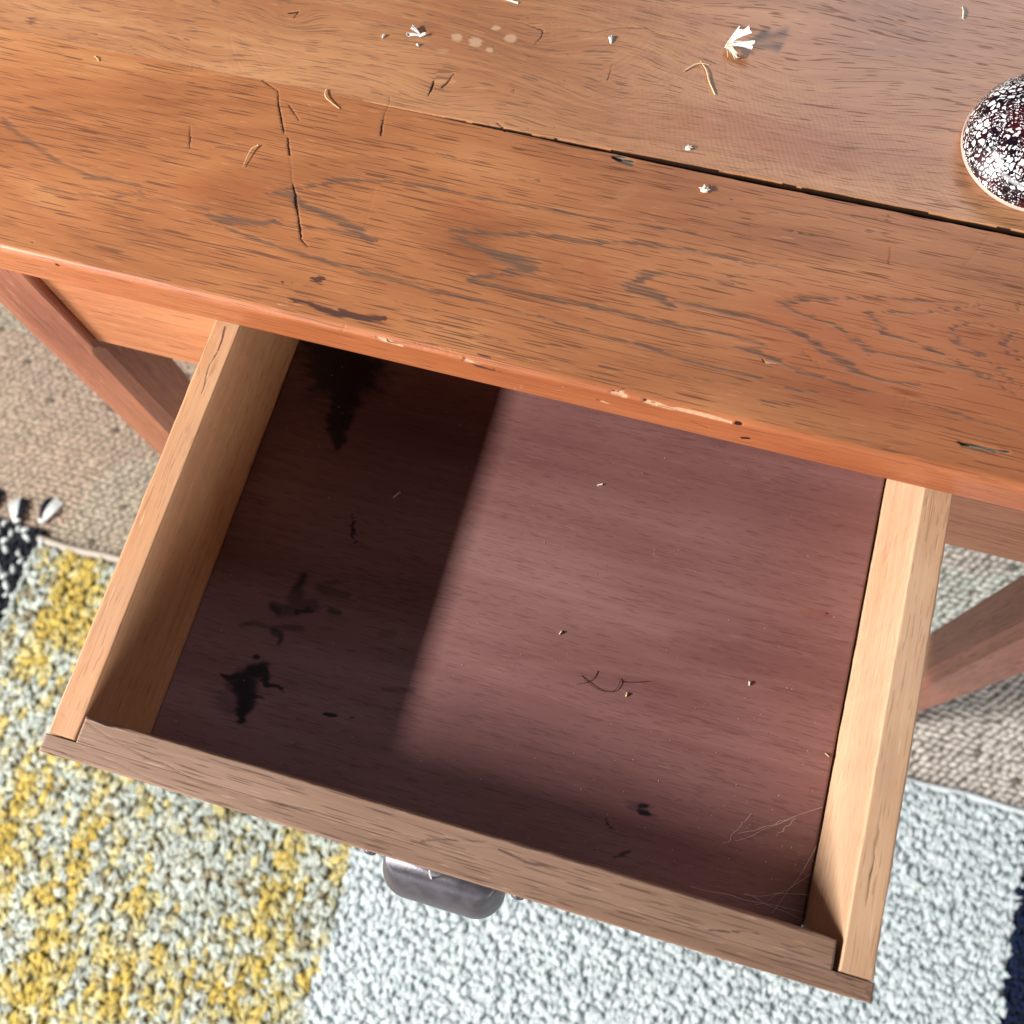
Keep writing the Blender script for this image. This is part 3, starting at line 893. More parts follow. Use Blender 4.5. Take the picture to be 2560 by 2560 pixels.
 ('l',0.65,'-1438,1339,4 -1416,1302,5'),
 ('l',0.64,'969,2130,4 970,2116,4'),
 ('l',0.77,'965,1167,4 959,1129,3'),
 ('l',0.65,'3432,1665,3 3439,1657,3'),
 ('l',0.77,'244,1866,4 225,1829,4'),
 ('l',0.39,'1440,2337,4 1467,2304,4'),
 ('l',0.37,'1909,1458,3 1899,1428,4'),
 ('l',0.61,'1561,946,4 1567,912,3'),
 ('l',0.66,'-1546,1599,4 -1542,1564,5'),
 ('l',0.52,'2003,1465,3 2003,1454,3'),
 ('l',0.45,'1905,845,3 1912,832,3'),
 ('l',0.33,'378,1176,4 388,1145,3'),
 ('l',0.71,'3399,2136,3 3389,2114,3'),
 ('l',0.38,'1884,2307,4 1871,2286,4'),
 ('l',0.36,'-1214,245,3 -1202,216,4'),
 ('l',0.55,'3194,2637,4 3235,2635,3'),
 ('l',0.80,'595,1583,4 575,1572,4'),
 ('l',0.62,'2751,2458,4 2716,2445,3'),
 ('l',0.58,'2084,2299,3 2051,2283,3'),
 ('l',0.67,'2707,1246,4 2705,1232,4'),
 ('l',0.80,'-1073,430,4 -1053,391,3'),
 ('l',0.40,'-944,793,4 -947,771,4'),
 ('l',0.66,'1495,1898,4 1490,1863,3'),
 ('l',0.67,'-1327,1429,4 -1319,1410,4'),
 ('l',0.46,'648,2007,4 657,1956,4'),
 ('l',0.45,'2357,1393,4 2398,1391,3'),
 ('l',0.57,'2736,2238,4 2773,2214,3'),
 ('l',0.33,'1042,1163,4 1047,1153,4'),
 ('l',0.74,'2169,962,3 2187,929,4'),
 ('l',0.48,'-1507,1332,5 -1509,1322,5'),
 ('l',0.68,'-790,1240,5 -796,1227,4'),
 ('l',0.60,'2117,1191,3 2137,1191,4'),
 ('l',0.49,'1088,1873,4 1117,1852,4'),
 ('l',0.56,'2742,1471,4 2773,1445,3'),
 ('l',0.54,'996,638,3 1016,626,3'),
 ('l',0.58,'239,1265,4 209,1249,3'),
 ('l',0.71,'1989,1456,4 2029,1461,4'),
 ('l',0.53,'1560,793,3 1579,787,3'),
 ('l',0.79,'3430,2343,3 3439,2303,3'),
 ('l',0.59,'-1141,400,3 -1105,398,4'),
 ('l',0.43,'2327,1775,4 2336,1745,3'),
 ('l',0.34,'3414,1826,3 3427,1794,3'),
 ('l',0.69,'3953,1688,3 3958,1672,4'),
 ('l',0.47,'-288,672,4 -269,662,4'),
 ('l',0.54,'-1482,1302,4 -1452,1299,4'),
 ('l',0.66,'-664,729,3 -686,710,4'),
 ('l',0.66,'882,2042,4 866,2012,4'),
 ('l',0.35,'4019,1713,3 4044,1718,3'),
 ('l',0.70,'1137,2275,4 1165,2239,4'),
 ('l',0.44,'1198,1844,3 1207,1817,3'),
 ('l',0.38,'3010,2387,3 2996,2345,3'),
 ('l',0.62,'2564,2543,3 2561,2517,4'),
 ('l',0.39,'2178,1525,4 2155,1488,3'),
 ('l',0.74,'-1401,1456,4 -1437,1437,4'),
 ('l',0.54,'2289,2185,3 2284,2138,4'),
 ('l',0.32,'-1496,1618,4 -1468,1578,3'),
 ('l',0.42,'647,1076,4 655,1066,3'),
 ('l',0.77,'-485,1816,4 -477,1804,4'),
 ('l',0.48,'1524,1353,4 1534,1351,3'),
 ('l',0.49,'3968,2164,3 3958,2160,3'),
 ('l',0.74,'2276,2060,3 2275,2044,4'),
 ('l',0.51,'1417,1460,4 1405,1448,3'),
 ('l',0.59,'151,2015,4 179,1969,4'),
 ('l',0.54,'512,1210,3 493,1194,4'),
 ('l',0.64,'1414,743,4 1424,733,4'),
 ('l',0.69,'3610,2276,3 3600,2258,3'),
 ('l',0.46,'4023,1919,3 4060,1927,3'),
 ('l',0.62,'2594,2403,3 2600,2362,3'),
 ('l',0.37,'234,564,4 239,551,3'),
 ('c',1.00,'4080,170,16 4136,169,10'),
 ('a',1.00,'4100,165,23 4173,169,24 4263,172,15 4325,180,10'),
 ('c',0.90,'4103,148,6 4193,151,8 4265,160,6'),
 ('a',1.00,'2039,1404,58 2107,1389,47'),
 ('c',1.00,'2007,1403,36 2050,1400,30'),
 ('l',0.90,'1022,2,17 1081,-19,26 1129,-25,22 1191,-31,13'),
 ('c',0.80,'1104,-8,14 1121,-28,14 1185,-27,7'),
 ('l',0.80,'1547,-23,21 1587,-33,28 1627,-42,13'),
 ('s',0.90,'1606,-53,27 1654,-58,30 1708,-60,20'),
 ('c',0.90,'1713,-43,7 1709,-75,8'),
 ('c',0.70,'1547,-16,13 1534,-44,10'),
 ('l',1.00,'2351,-9,36 2385,-1,56 2405,-13,44'),
 ('c',0.90,'2341,-3,22 2352,15,17'),
 ('c',0.70,'2374,16,14 2407,45,9'),
 ('l',0.80,'2295,-134,23 2336,-147,13'),
 ('c',0.80,'2275,-133,20 2285,-135,13'),
 ('l',1.00,'2524,-18,36 2569,-28,43 2638,-36,33 2716,-27,28 2783,-24,28 2881,-27,28 2978,-31,23'),
 ('c',0.80,'2519,-20,24 2542,4,13'),
 ('c',0.70,'2554,-24,13 2573,-20,14'),
 ('c',1.00,'3006,-26,44 3020,-25,38'),
 ('c',1.00,'3060,-183,37 3088,-170,35'),
 ('c',0.70,'2776,-126,10 2869,-159,11'),
 ('c',0.60,'2083,-61,9 2124,-70,9'),
 ('l',0.80,'1812,-231,11 1818,-235,9'),
 ('l',0.80,'1845,-201,10 1851,-205,9'),
 ('l',0.80,'1857,-171,9 1863,-175,9'),
 ('l',0.80,'2081,-74,9 2087,-78,8'),
 ('c',0.90,'-850,-37,41 -842,-38,29'),
 ('l',0.25,'-1184,1,55 -820,-35,54 -383,-6,52 -192,-6,75 -51,-17,53 277,-28,39 496,-24,28'),  # highlight along the left front arris, painted in as a pale stroke
 ('c',0.60,'866,30,8 850,-40,8'),
]
STROKES_BOT = [
 ('k',1.00,'444,-1840,13 499,-1842,38 574,-1816,62 651,-1766,113 685,-1727,72'),
 ('k',1.00,'700,-1735,52 723,-1798,52'),
 ('k',1.00,'611,-1852,189 656,-1908,125 656,-1988,99 663,-2054,57'),
 ('k',1.00,'733,-1824,26 812,-1814,19 869,-1838,5'),
 ('k',1.00,'620,-1681,37 639,-1684,23'),
 ('k',0.70,'725,-1900,31 748,-1900,15'),
 ('k',0.60,'733,-1761,25 754,-1767,12'),
 ('u',0.70,'523,-1968,167 655,-2033,118'),
 ('k',1.00,'431,434,528 537,238,516 601,89,271 605,-18,192 625,-134,155 648,-221,103 663,-283,34'),
 ('k',0.95,'902,-673,8 933,-765,30 980,-852,11'),
 ('k',0.30,'835,-640,21 912,-721,20'),
 ('k',0.62,'734,-1134,73 728,-1203,79 734,-1273,129'),
 ('k',0.60,'606,-1356,70 662,-1377,96 767,-1331,115 850,-1290,96'),
 ('k',0.80,'736,-1140,42 720,-1217,45'),
 ('k',0.80,'607,-1362,43 664,-1383,35'),
 ('k',0.85,'766,-1361,39 837,-1324,50'),
 ('k',0.50,'845,-1171,62 912,-1189,72 1041,-1179,55'),
 ('k',0.45,'897,-1145,49 956,-1105,42'),
 ('k',0.65,'959,-1291,52 1020,-1292,42'),
 ('k',0.55,'472,-1524,36 532,-1490,50 653,-1487,37 831,-1444,52'),
 ('k',0.70,'672,-1505,60 724,-1515,52 728,-1561,38'),
 ('k',0.40,'1304,-1357,50 1377,-1325,72'),
 ('k',0.30,'1364,-1469,126 1520,-1403,70'),
 ('k',1.00,'1135,-1891,19 1169,-1888,29 1201,-1880,18'),
 ('k',0.80,'1291,-1871,13 1313,-1866,8'),
 ('k',0.50,'1421,-1663,31 1529,-1639,49 1596,-1629,52'),
 ('k',0.40,'1328,-1342,27 1379,-1316,43'),
 ('k',0.30,'1445,-1485,62 1623,-1494,42'),
 ('k',1.00,'3041,-1896,31 3067,-1892,26'),
 ('k',1.00,'3039,-1933,33 3090,-1921,27'),
 ('u',0.80,'3035,-1913,84 3077,-1912,83'),
 ('k',0.90,'2877,-2015,13 2873,-2042,14 2900,-2056,12'),
 ('k',0.70,'2958,-2209,13 3012,-2170,26 3048,-2143,10'),
 ('k',0.50,'3147,-2201,7 3174,-2092,8'),
 ('k',0.60,'3215,-1815,12 3254,-1799,8'),
 ('k',1.00,'3828,-537,10 3838,-537,11'),
 ('r',0.80,'3711,-561,89 3828,-541,83'),
 ('k',0.70,'2342,-1390,11 2371,-1391,10'),
 ('k',0.50,'2998,-1626,4 3129,-1632,8 3196,-1640,4'),
 ('k',0.50,'1953,-526,10 1984,-530,8'),
 ('k',0.40,'1812,-451,31 1836,-451,31'),
 ('l',0.55,'3412,363,5 3439,155,4 3471,-23,4'),
 ('l',0.55,'3522,40,5 3472,-170,4 3447,-382,4 3418,-567,3'),
 ('l',0.55,'2969,350,6 3027,301,6'),
 ('l',0.55,'2364,-267,6 2400,-382,4'),
 ('l',0.55,'2478,-35,4 2483,-198,3'),
 ('l',0.55,'2504,100,4 2517,26,4'),
 ('l',0.35,'3641,-1774,4 3545,-1915,5 3526,-1972,5'),
 ('l',0.35,'3845,-1747,6 3699,-1851,6 3581,-1935,5'),
 ('l',0.35,'4012,-1638,5 3883,-1726,6 3809,-1830,5'),
 ('p',0.50,'2161,-1289,59 2812,-1179,56 3558,-1064,73'),
 ('p',0.35,'2414,-953,59 3006,-1058,73 3655,-1004,62 3975,-983,49'),
 ('p',0.50,'1775,-818,108 2364,-828,94 2953,-903,113'),
 ('p',0.40,'2299,-581,59 3096,-536,59 3772,-565,75'),
]
STROKES_FRO = [
 ('c',0.80,'176,-2299,4 252,-2325,5 360,-2351,6 478,-2369,5 573,-2387,7 645,-2386,6 703,-2395,4'),
 ('c',0.90,'83,-2471,3 128,-2477,6 248,-2488,4 287,-2494,2'),
 ('c',1.00,'54,-2500,10 87,-2501,9 155,-2508,4'),
 ('c',0.70,'287,-2439,3 359,-2447,6 416,-2450,5 489,-2461,6 570,-2470,4'),
 ('c',0.80,'543,-2391,6 644,-2386,7 819,-2417,6 1062,-2424,5 1256,-2411,4 1448,-2398,8 1545,-2394,3 1693,-2402,5 1835,-2393,6 2112,-2364,3 2381,-2319,5'),
 ('c',0.60,'578,-2475,6 733,-2483,7 888,-2491,6 1006,-2486,4'),
 ('s',0.50,'911,-2498,19 1087,-2490,16 1189,-2498,14'),
 ('s',0.50,'812,-2297,12 1000,-2310,22 1158,-2304,13 1368,-2310,10'),
 ('c',0.70,'1523,-2499,5 1676,-2496,5'),
 ('s',0.45,'1752,-2493,17 1865,-2487,16 1917,-2499,9'),
 ('s',0.40,'1941,-2277,20 2084,-2273,13'),
 ('s',0.40,'2034,-2359,30 2226,-2367,28'),
 ('s',0.50,'1966,-2408,19 2118,-2348,15 2331,-2305,15'),
 ('s',0.60,'2393,-2323,16 2527,-2338,25 2674,-2331,13'),
 ('c',0.60,'2121,-2480,5 2379,-2468,5 2521,-2479,6 2670,-2454,5'),
 ('s',0.40,'2483,-2507,13 2746,-2466,12'),
 ('s',0.40,'2936,-2498,10 3198,-2473,12'),
 ('s',0.50,'2500,-2351,13 2678,-2327,15'),
 ('s',0.40,'2534,-2473,12 2713,-2456,11 3026,-2443,12'),
 ('s',0.40,'3017,-2369,20 3226,-2343,15 3485,-2312,9'),
 ('s',0.60,'3399,-2403,10 3542,-2371,14 3667,-2343,7'),
 ('s',0.50,'3757,-2359,12 3793,-2365,15 3858,-2346,8'),
 ('s',0.80,'4023,-2418,11 4077,-2425,11 4130,-2422,8 4189,-2418,5'),
 ('s',0.80,'4157,-2430,4 4164,-2468,3 4160,-2491,6'),
 ('s',0.50,'4112,-2473,13 4163,-2493,12'),
 ('s',0.50,'4174,-2437,37 4190,-2470,31'),
 ('s',0.40,'3796,-2479,5 3836,-2480,5 3956,-2483,6'),
 ('c',0.80,'3847,-2360,3 3858,-2358,3'),
 ('l',0.50,'4128,-2415,6 4132,-2419,3'),
]
STROKES_SL = [
 ('s',0.80,'77,-13,17 91,-96,15 91,-156,12'),
 ('s',0.70,'90,-169,12 77,-269,10 95,-419,10 101,-465,6'),
 ('c',0.60,'26,-270,6 39,-326,7'),
 ('s',0.35,'92,-631,75 125,-714,60'),
 ('s',0.30,'91,-883,73 103,-970,75'),
 ('c',0.60,'64,-115,5 90,-361,5 96,-466,4'),
 ('c',0.50,'138,-982,4 137,-1002,3'),
 ('c',0.50,'141,-957,4 140,-978,3'),
 ('c',0.50,'132,-835,4 131,-855,3'),
 ('c',0.50,'142,-950,4 141,-970,3'),
 ('c',0.50,'102,-652,5 101,-673,4'),
 ('c',0.50,'117,-693,4 116,-714,4'),
 ('c',0.50,'87,-745,4 86,-766,3'),
 ('c',0.50,'87,-685,5 86,-706,4'),
 ('c',0.50,'113,-727,4 112,-748,4'),
 ('c',0.50,'124,-632,4 123,-653,3'),
 ('c',0.50,'80,-818,4 79,-839,4'),
 ('c',0.50,'128,-838,5 128,-859,3'),
 ('c',0.50,'112,-992,4 111,-1013,3'),
 ('c',0.50,'133,-912,4 132,-932,3'),
 ('c',0.50,'135,-965,4 134,-985,3'),
 ('c',0.50,'115,-699,5 114,-720,3'),
 ('c',0.70,'61,-2158,5 66,-2182,5'),
 ('c',0.60,'47,-2295,6 75,-2312,5'),
]
STROKES_SR = [
 ('c',1.00,'4095,-1665,3 4101,-1751,6 4099,-1839,6 4103,-1890,7 4100,-1951,9 4102,-2083,3'),
 ('c',0.70,'4108,-1732,3 4112,-1818,4'),
 ('c',0.70,'4113,-1870,3 4118,-1955,3'),
 ('s',0.25,'4084,-1443,62 4089,-1631,51'),
]

desk = empty('writing_desk', (0.2, 0.25, 0))
tag(desk, 'old varnished wooden desk with a scratched plank top and its drawer pulled out', 'desk')

X0, X1 = -0.205, 0.635
xs_top = np.concatenate([np.arange(X0, 0.475, 0.00072), np.linspace(0.476, X1, 30)])

def gap_half(x):
    w = 0.00003 + 0.0016 * np.clip((x - 0.085) / 0.20, 0, 1) ** 0.8
    return w * (0.7 + 0.6 * fnoise(x * 60, x * 0 + 2.2, 14)) + 0.0002 * (fnoise(x * 260, x * 0, 3) - .5)

def front_board():
    r = 0.0042
    ye = YG
    prof = [(ye, -0.0, -9.0)] if False else []
    # (y, z, s)
    prof.append((ye, 0.002, 9.0))
    prof.append((ye, T - 0.0012, 9.0))
    prof.append((ye - 0.0002, T - 0.0004, ye))
    for yv in np.arange(ye - 0.0006, r + 0.0003, -0.00072): prof.append((yv, T, yv))
    for a in np.linspace(0, math.pi / 2, 10):
        yv = r - r * math.sin(a); zv = T - r + r * math.cos(a)
        prof.append((yv, zv, yv if a < math.pi / 4 else zv - T))
    for zv in np.arange(T - r - 0.0007, 0.0012, -0.0007): prof.append((0.0, zv, zv - T))
    prof += [(0.0004, 0.0003, -T), (0.0014, 0.0, -9.0), (ye - 0.002, 0.0, -9.0), (ye, 0.002, 9.0)]
    prof = np.array(prof)
    nv = len(prof)
    s = prof[:, 2]
    order = np.argsort(s[(s > -1) & (s < 1)])
    sel = np.where((s > -1) & (s < 1))[0][order]
    marks = {k: np.zeros((len(xs_top), nv)) for k in 'gcsrla'}
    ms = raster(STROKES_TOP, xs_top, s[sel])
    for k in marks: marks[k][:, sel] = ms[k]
    marks['c'][:, s > 5] = np.clip((xs_top - 0.06) / 0.08, 0, 1)[:, None]                     # shade of the open joint, painted dark onto its wall
    marks['r'] = np.maximum(marks['r'], (np.clip(0.004 - s, 0, 0.003) / 0.003 * (s > -1))[None, :] * 0.9)
    Xg = np.repeat(xs_top[:, None], nv, 1)
    Yg = np.repeat(prof[None, :, 0], len(xs_top), 0)
    Zg = np.repeat(prof[None, :, 1], len(xs_top), 0)
    # joint edge
    near = np.clip((Yg - (YG - 0.006)) / 0.006, 0, 1)
    Yg = Yg - near * gap_half(Xg)
    fx = np.sqrt((Yg - 0.073 - 0.004 * np.sin(Xg * 21)) ** 2 + (0.115 * np.clip(0.52 - Xg, 0, 1)) ** 2)
    marks['w'] = fx + 0.12 * (Yg - 0.073) + (fnoise(Xg * 7, Yg * 16, 91) - .5) * 0.010 + (fnoise(Xg * 30, Yg * 60, 92) - .5) * 0.003
    marks['w'] = np.where(np.abs(s)[None, :] < 1, marks['w'] + Zg * 0.0, Yg) + np.where(Yg < 0.0042, (Zg - T) * 1.0, 0)
    tight = np.clip((0.10 - Xg) / 0.05, 0, 1) * (Yg > YG - 0.003) * (Zg > T - 0.003)
    Zg = Zg + tight * (T - Zg)
    # gentle unevenness, worn arris, chips and cracks cut in
    top = (s > -1) & (s < 1)
    dep = np.zeros_like(Xg)
    dep += 0.00045 * marks['c'] + 0.0008 * marks['a'] + 0.0003 * marks['g'] * fnoise(Xg * 60, Yg * 1500, 2)
    onedge = np.exp(-((np.where(np.abs(s) < 1, s, 9.0)[None, :] + 0.002) / 0.006) ** 2)
    dep += 0.0010 * marks['l'] * onedge * (0.4 + fnoise(Xg * 500, Yg * 900 + Zg * 900, 6))
    dep += 0.0007 * onedge * (fnoise(Xg * 22, Xg * 0, 31) - 0.4).clip(0, 1) * 2
    dep += 0.00025 * (fnoise(Xg * 9, Yg * 14 + Zg * 30, 12) - .5)
    ang = np.where(prof[:, 1] >= T - 1e-6, 0.0, np.where(prof[:, 0] <= 1e-6, 1.0, 0.5))
    nyv = np.where(ang == 0, 0, np.where(ang == 1, -1.0, -0.7)); nzv = np.where(ang == 0, 1.0, np.where(ang == 1, 0.0, 0.7))
    msk = top[None, :] * 1.0
    Yg = Yg - dep * nyv[None, :] * msk; Zg = Zg - dep * nzv[None, :] * msk
    V = np.stack([Xg, Yg, Zg], -1).reshape(-1, 3)
    F = grid_faces(len(xs_top), nv, flip=False)
    # end caps as fans of quads is enough: close with one n-gon each
    at = {'m_' + k: marks[k].ravel() for k in marks}
    return V, F, at
V, F, at = front_board()
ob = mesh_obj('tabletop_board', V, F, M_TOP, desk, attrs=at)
tag(ob, 'front plank with rounded worn edge and dark arched grain')

ys_b = np.arange(YG, 0.335, 0.00074)
mb = raster(STROKES_TOP, xs_top, ys_b)
Xb, Yb = np.meshgrid(xs_top, ys_b, indexing='ij')
dz = -0.00045 * mb['c'] - 0.0006 * mb['a'] + 0.0003 * (fnoise(Xb * 9, Yb * 14, 19) - .5)
# curly figure: fine ripples that fan out across the grain near the open joint
ph = (Xb - 0.30) * 1.0 + 0.55 * (Yb - 0.145) + 1.6 * (Xb - 0.30) * (Yb - 0.145) + 0.012 * (fnoise(Xb * 25, Yb * 25, 41) - .5)
amp = np.exp(-((Xb - 0.30) / 0.085) ** 2) * np.exp(-((Yb - 0.165) / 0.045) ** 2)
amp2 = np.exp(-((Xb - 0.19) / 0.05) ** 2) * np.exp(-((Yb - 0.205) / 0.05) ** 2)
rr2 = np.hypot(Xb - 0.150, (Yb - 0.235) * 1.1) + 0.006 * (fnoise(Xb * 40, Yb * 40, 43) - .5)
kw = Yb.copy()
for (kx, ky, sx_, sy_, am) in ((0.0944, 0.1659, 0.028, 0.014, 0.9), (0.1386, 0.2153, 0.035, 0.020, 0.9), (0.1798, 0.1927, 0.045, 0.030, 0.8), (-0.0097, 0.1931, 0.020, 0.012, 0.9), (-0.0548, 0.1586, 0.030, 0.014, 0.7), (0.1364, 0.1428, 0.018, 0.010, 0.9), (0.30, 0.235, 0.08, 0.05, 0.6)):
    ex_ = np.exp(-((Xb - kx) / sx_) ** 2 - ((Yb - ky) / sy_) ** 2)
    kw = kw - am * (Yb - ky) * ex_ * 0.8 + am * ex_ * 0.006
mb['w'] = kw + (fnoise(Xb * 8, Yb * 18, 93) - .5) * 0.016
mb['f'] = np.clip(amp * (0.5 + 0.5 * np.sin(ph * 2 * np.pi / 0.0031)) * (0.4 + fnoise(Xb * 90, Yb * 90, 44)) + 0.8 * amp2 * (0.5 + 0.5 * np.sin(rr2 * 2 * np.pi / 0.0036)) * fnoise(Xb * 80, Yb * 80, 45), 0, 1)
V, F, at = slab_data(xs_top, ys_b, T + 0.0001, 0.0, 0.0005, 0.0, {k: mb[k] for k in 'gcsrlafw'}, dz, 3)
nearb = np.clip((YG + 0.006 - V[:, 1]) / 0.006, 0, 1)
V[:, 1] += nearb * gap_half(V[:, 0])
tight = np.clip((0.10 - V[:, 0]) / 0.05, 0, 1) * (V[:, 1] < YG + 0.003) * (V[:, 2] > T - 0.003)
V[:, 2] += tight * (T - V[:, 2])
at['m_c'] = np.where((V[:, 1] < YG + 0.0028) & (V[:, 2] < T - 0.0004), np.clip((V[:, 0] - 0.06) / 0.08, 0, 1), at['m_c'])  # second plank's joint wall gets the same painted gap shade
ob = mesh_obj('tabletop_board', V, F, M_BACK, desk, attrs=at)
tag(ob, 'second plank with knots and curly figure')
V, F = box_data(X0, X1, 0.3358, 0.52, 0.0, T)
add_bevel(mesh_obj('tabletop_board', V, F, M_BACK, desk, smooth=False), 0.002)
# unseen dark strip added under the joint so the gap reads black
V, F = box_data(X0 + 0.03, X1 - 0.03, YG - 0.02, YG + 0.02, -0.003, -0.0006)
mesh_obj('gap_dark_strip', V, F, M_STRIP, desk, smooth=False)

# legs, chamfered on the corner that faces the knee space
def leg(x0, x1, y0, y1, inner, front, name='leg'):
    zt, zc0, zc1, zb = -0.0006, -0.105, -0.122, ZF + 0.0005
    ch = 0.0078
    def ring(z, c, tp=0.0):
        xi, xo = (x1 - tp, x0) if inner > 0 else (x0 + tp, x1)
        yf, yk = (y0, y1) if front else (y1, y0)
        sx = 1 if inner > 0 else -1; sy = 1 if front else -1
        p = [(xo, yk), (xo, yf), (xi - sx * c, yf), (xi, yf + sy * c), (xi, yk)]
        return [(a, b, z) for a, b in p]
    rings = [ring(zt, 0.0012), ring(zc0 - 0.004, 0.0012), ring(zc0 - 0.008, 0.004), ring(zc1, 0.0068), ring(-0.25, ch), ring(-0.45, ch + 0.0012, 0.003), ring(zb, ch + 0.002, 0.007)]
    V = [p for r_ in rings for p in r_]; F = []
    for i in range(len(rings) - 1):
        for k in range(5):
            k2 = (k + 1) % 5
            F.append((i * 5 + k, i * 5 + k2, (i + 1) * 5 + k2, (i + 1) * 5 + k))
    F.append((0, 1, 2, 3, 4)); F.append(tuple((len(rings) - 1) * 5 + k for k in (4, 3, 2, 1, 0)))
    o = mesh_obj(name, V, F, M_LEG, desk, smooth=False)
    return add_bevel(o, 0.0012)
leg(-0.1755, -0.1278, 0.0049, 0.0500, 1, True)
leg(0.5430, 0.5890, 0.0070, 0.0530, -1, True)
leg(-0.1755, -0.1278, 0.46, 0.505, 1, False)
leg(0.5430, 0.5890, 0.46, 0.505, -1, False)

def plank(name, x0, x1, y0, y1, z0, z1, mat, parent, bev=0.0012):
    V, F = box_data(x0, x1, y0, y1, z0, z1)
    return add_bevel(mesh_obj(name, V, F, mat, parent, smooth=False), bev)
plank('front_apron', -0.1274, -0.0035, 0.0108, 0.0300, -0.1075, -0.0004, M_FRAME, desk)
plank('front_apron', 0.4235, 0.5426, 0.0108, 0.0300, -0.1015, -0.0004, M_FRAME, desk)
plank('drawer_rail', -0.0031, 0.4231, 0.0116, 0.0290, -0.1070, -0.1030, M_FRAME, desk)
plank('back_apron', -0.1274, 0.5426, 0.478, 0.497, -0.1075, -0.0004, M_FRAME, desk)
plank('side_apron', -0.162, -0.144, 0.0504, 0.4596, -0.1075, -0.0004, M_FRAME, desk)
plank('side_apron', 0.560, 0.578, 0.0534, 0.4596, -0.1075, -0.0004, M_FRAME, desk)
plank('drawer_runner', -0.0200, -0.0010, 0.0304, 0.4776, -0.1070, -0.1030, M_STRIP, desk)
plank('drawer_runner', 0.4210, 0.4400, 0.0304, 0.4776, -0.1070, -0.1030, M_STRIP, desk)

# ------------------------------------------------------------------ drawer
drawer = empty('drawer', (W / 2, -0.06, H - 0.1))
tag(drawer, 'open wooden drawer with pale sides and an ink-stained dark red bottom', 'drawer')
# front: an outer lip the full width, and a tongue that sits between the sides
xs = np.arange(0, W + 1e-6, 0.0007); ysA = np.linspace(-D, -D + TF, 40)
xsT = np.arange(TS + 0.0003, W - TS - 0.0026, 0.0007); ysT = np.linspace(-D + LIP, -D + TF, 26)
ysL = np.linspace(-D, -D + LIP, 18)
mT = raster(STROKES_FRO, xsT, ysT, warp=.5); mL = raster(STROKES_FRO, xs, ysL, warp=.5)
XT, YT = np.meshgrid(xsT, ysT, indexing='ij')
VT, FT, aT = slab_data(xsT, ysT, ZT, -0.099, 0.0006, 0.0008, {k: mT[k] for k in 'csl'}, -0.0003 * mT['c'] + 0.0002 * (fnoise(XT * 30, YT * 200, 4) - .5), 5, '-y')
# splintered inner arris by the left side
e = np.exp(-((VT[:, 0] - 0.030) / 0.010) ** 2) * (np.abs(VT[:, 1] - (-D + TF)) < 0.0016)
VT[:, 1] -= e * 0.0013
VL, FL, aL = slab_data(xs, ysL, ZT, -0.099, 0.0009, 0.0003, {k: mL[k] for k in 'csl'}, -0.0003 * mL['c'], 6, '+y')
# tongue's front wall lies against the lip: leave it 0.2 mm behind
VT[:, 1] += (np.abs(VT[:, 1] - (-D + LIP)) < 1e-5) * 0.00002
fv = np.vstack([VL, VT]); ff = np.vstack([FL, FT + len(VL)])
fa = {k: np.concatenate([aL[k], aT[k]]) for k in aL}
ob = mesh_obj('front_panel', fv, ff, M_FRONT, drawer, attrs=fa)

YB = 0.135
def side(x0, x1, strokes, mat, seed):
    xs = np.linspace(x0, x1, 26); ys = np.arange(-D + LIP + 0.0004, YB, 0.0007)
    ms = raster(strokes, xs, ys, 'y', .6)
    Xs, Ys = np.meshgrid(xs, ys, indexing='ij')
    ms['r'] = 0.80 + 0.9 * (fnoise(Xs * 90, Ys * 30, 61) - 0.4)      # top edge browned, putting its weaker light into the colour
    V, F, a = slab_data(xs, ys, ZT - 0.0003, -0.099, 0.0010, 0.0004, {k: ms[k] for k in 'csr'}, -0.0003 * ms['c'] + 0.0003 * (fnoise(Xs * 60, Ys * 25, 4) - .5), seed)
    return mesh_obj('side_panel', V, F, mat, drawer, attrs=a)
side(0.0006, TS, STROKES_SL, M_SIDE, 8)
side(W - TS, W - 0.0008, STROKES_SR, M_SIDE_R, 9)
plank('back_panel', TS + 0.0004, W - TS - 0.0004, YB - 0.016, YB - 0.0004, -0.090, -0.008, M_SIDE, drawer)
xs = np.arange(TS + 0.0003, W - TS - 0.0012, 0.0010); ys = np.arange(-D + TF - 0.0040, YB - 0.0164, 0.0010)
ms = raster(STROKES_BOT, xs, ys)
Xs, Ys = np.meshgrid(xs, ys, indexing='ij')
V, F, a = slab_data(xs, ys, ZB, ZB - 0.004, 0.0004, 0.0, {k: ms[k] for k in 'kurpl'}, 0.0003 * (fnoise(Xs * 12, Ys * 12, 4) - .5), 4)
mesh_obj('bottom_panel', V, F, M_BOT, drawer, attrs=a)
plank('slot_dark_strip', W - TS - 0.014, W - TS - 0.0002, -D + TF + 0.001, YB - 0.017, -0.0985, -0.0944, M_STRIP, drawer, 0.0004)  # unseen strips added under the floor so its side slots stay dark
plank('slot_dark_strip', TS + 0.0002, TS + 0.014, -D + TF + 0.001, YB - 0.017, -0.0985, -0.0944, M_STRIP, drawer, 0.0004)

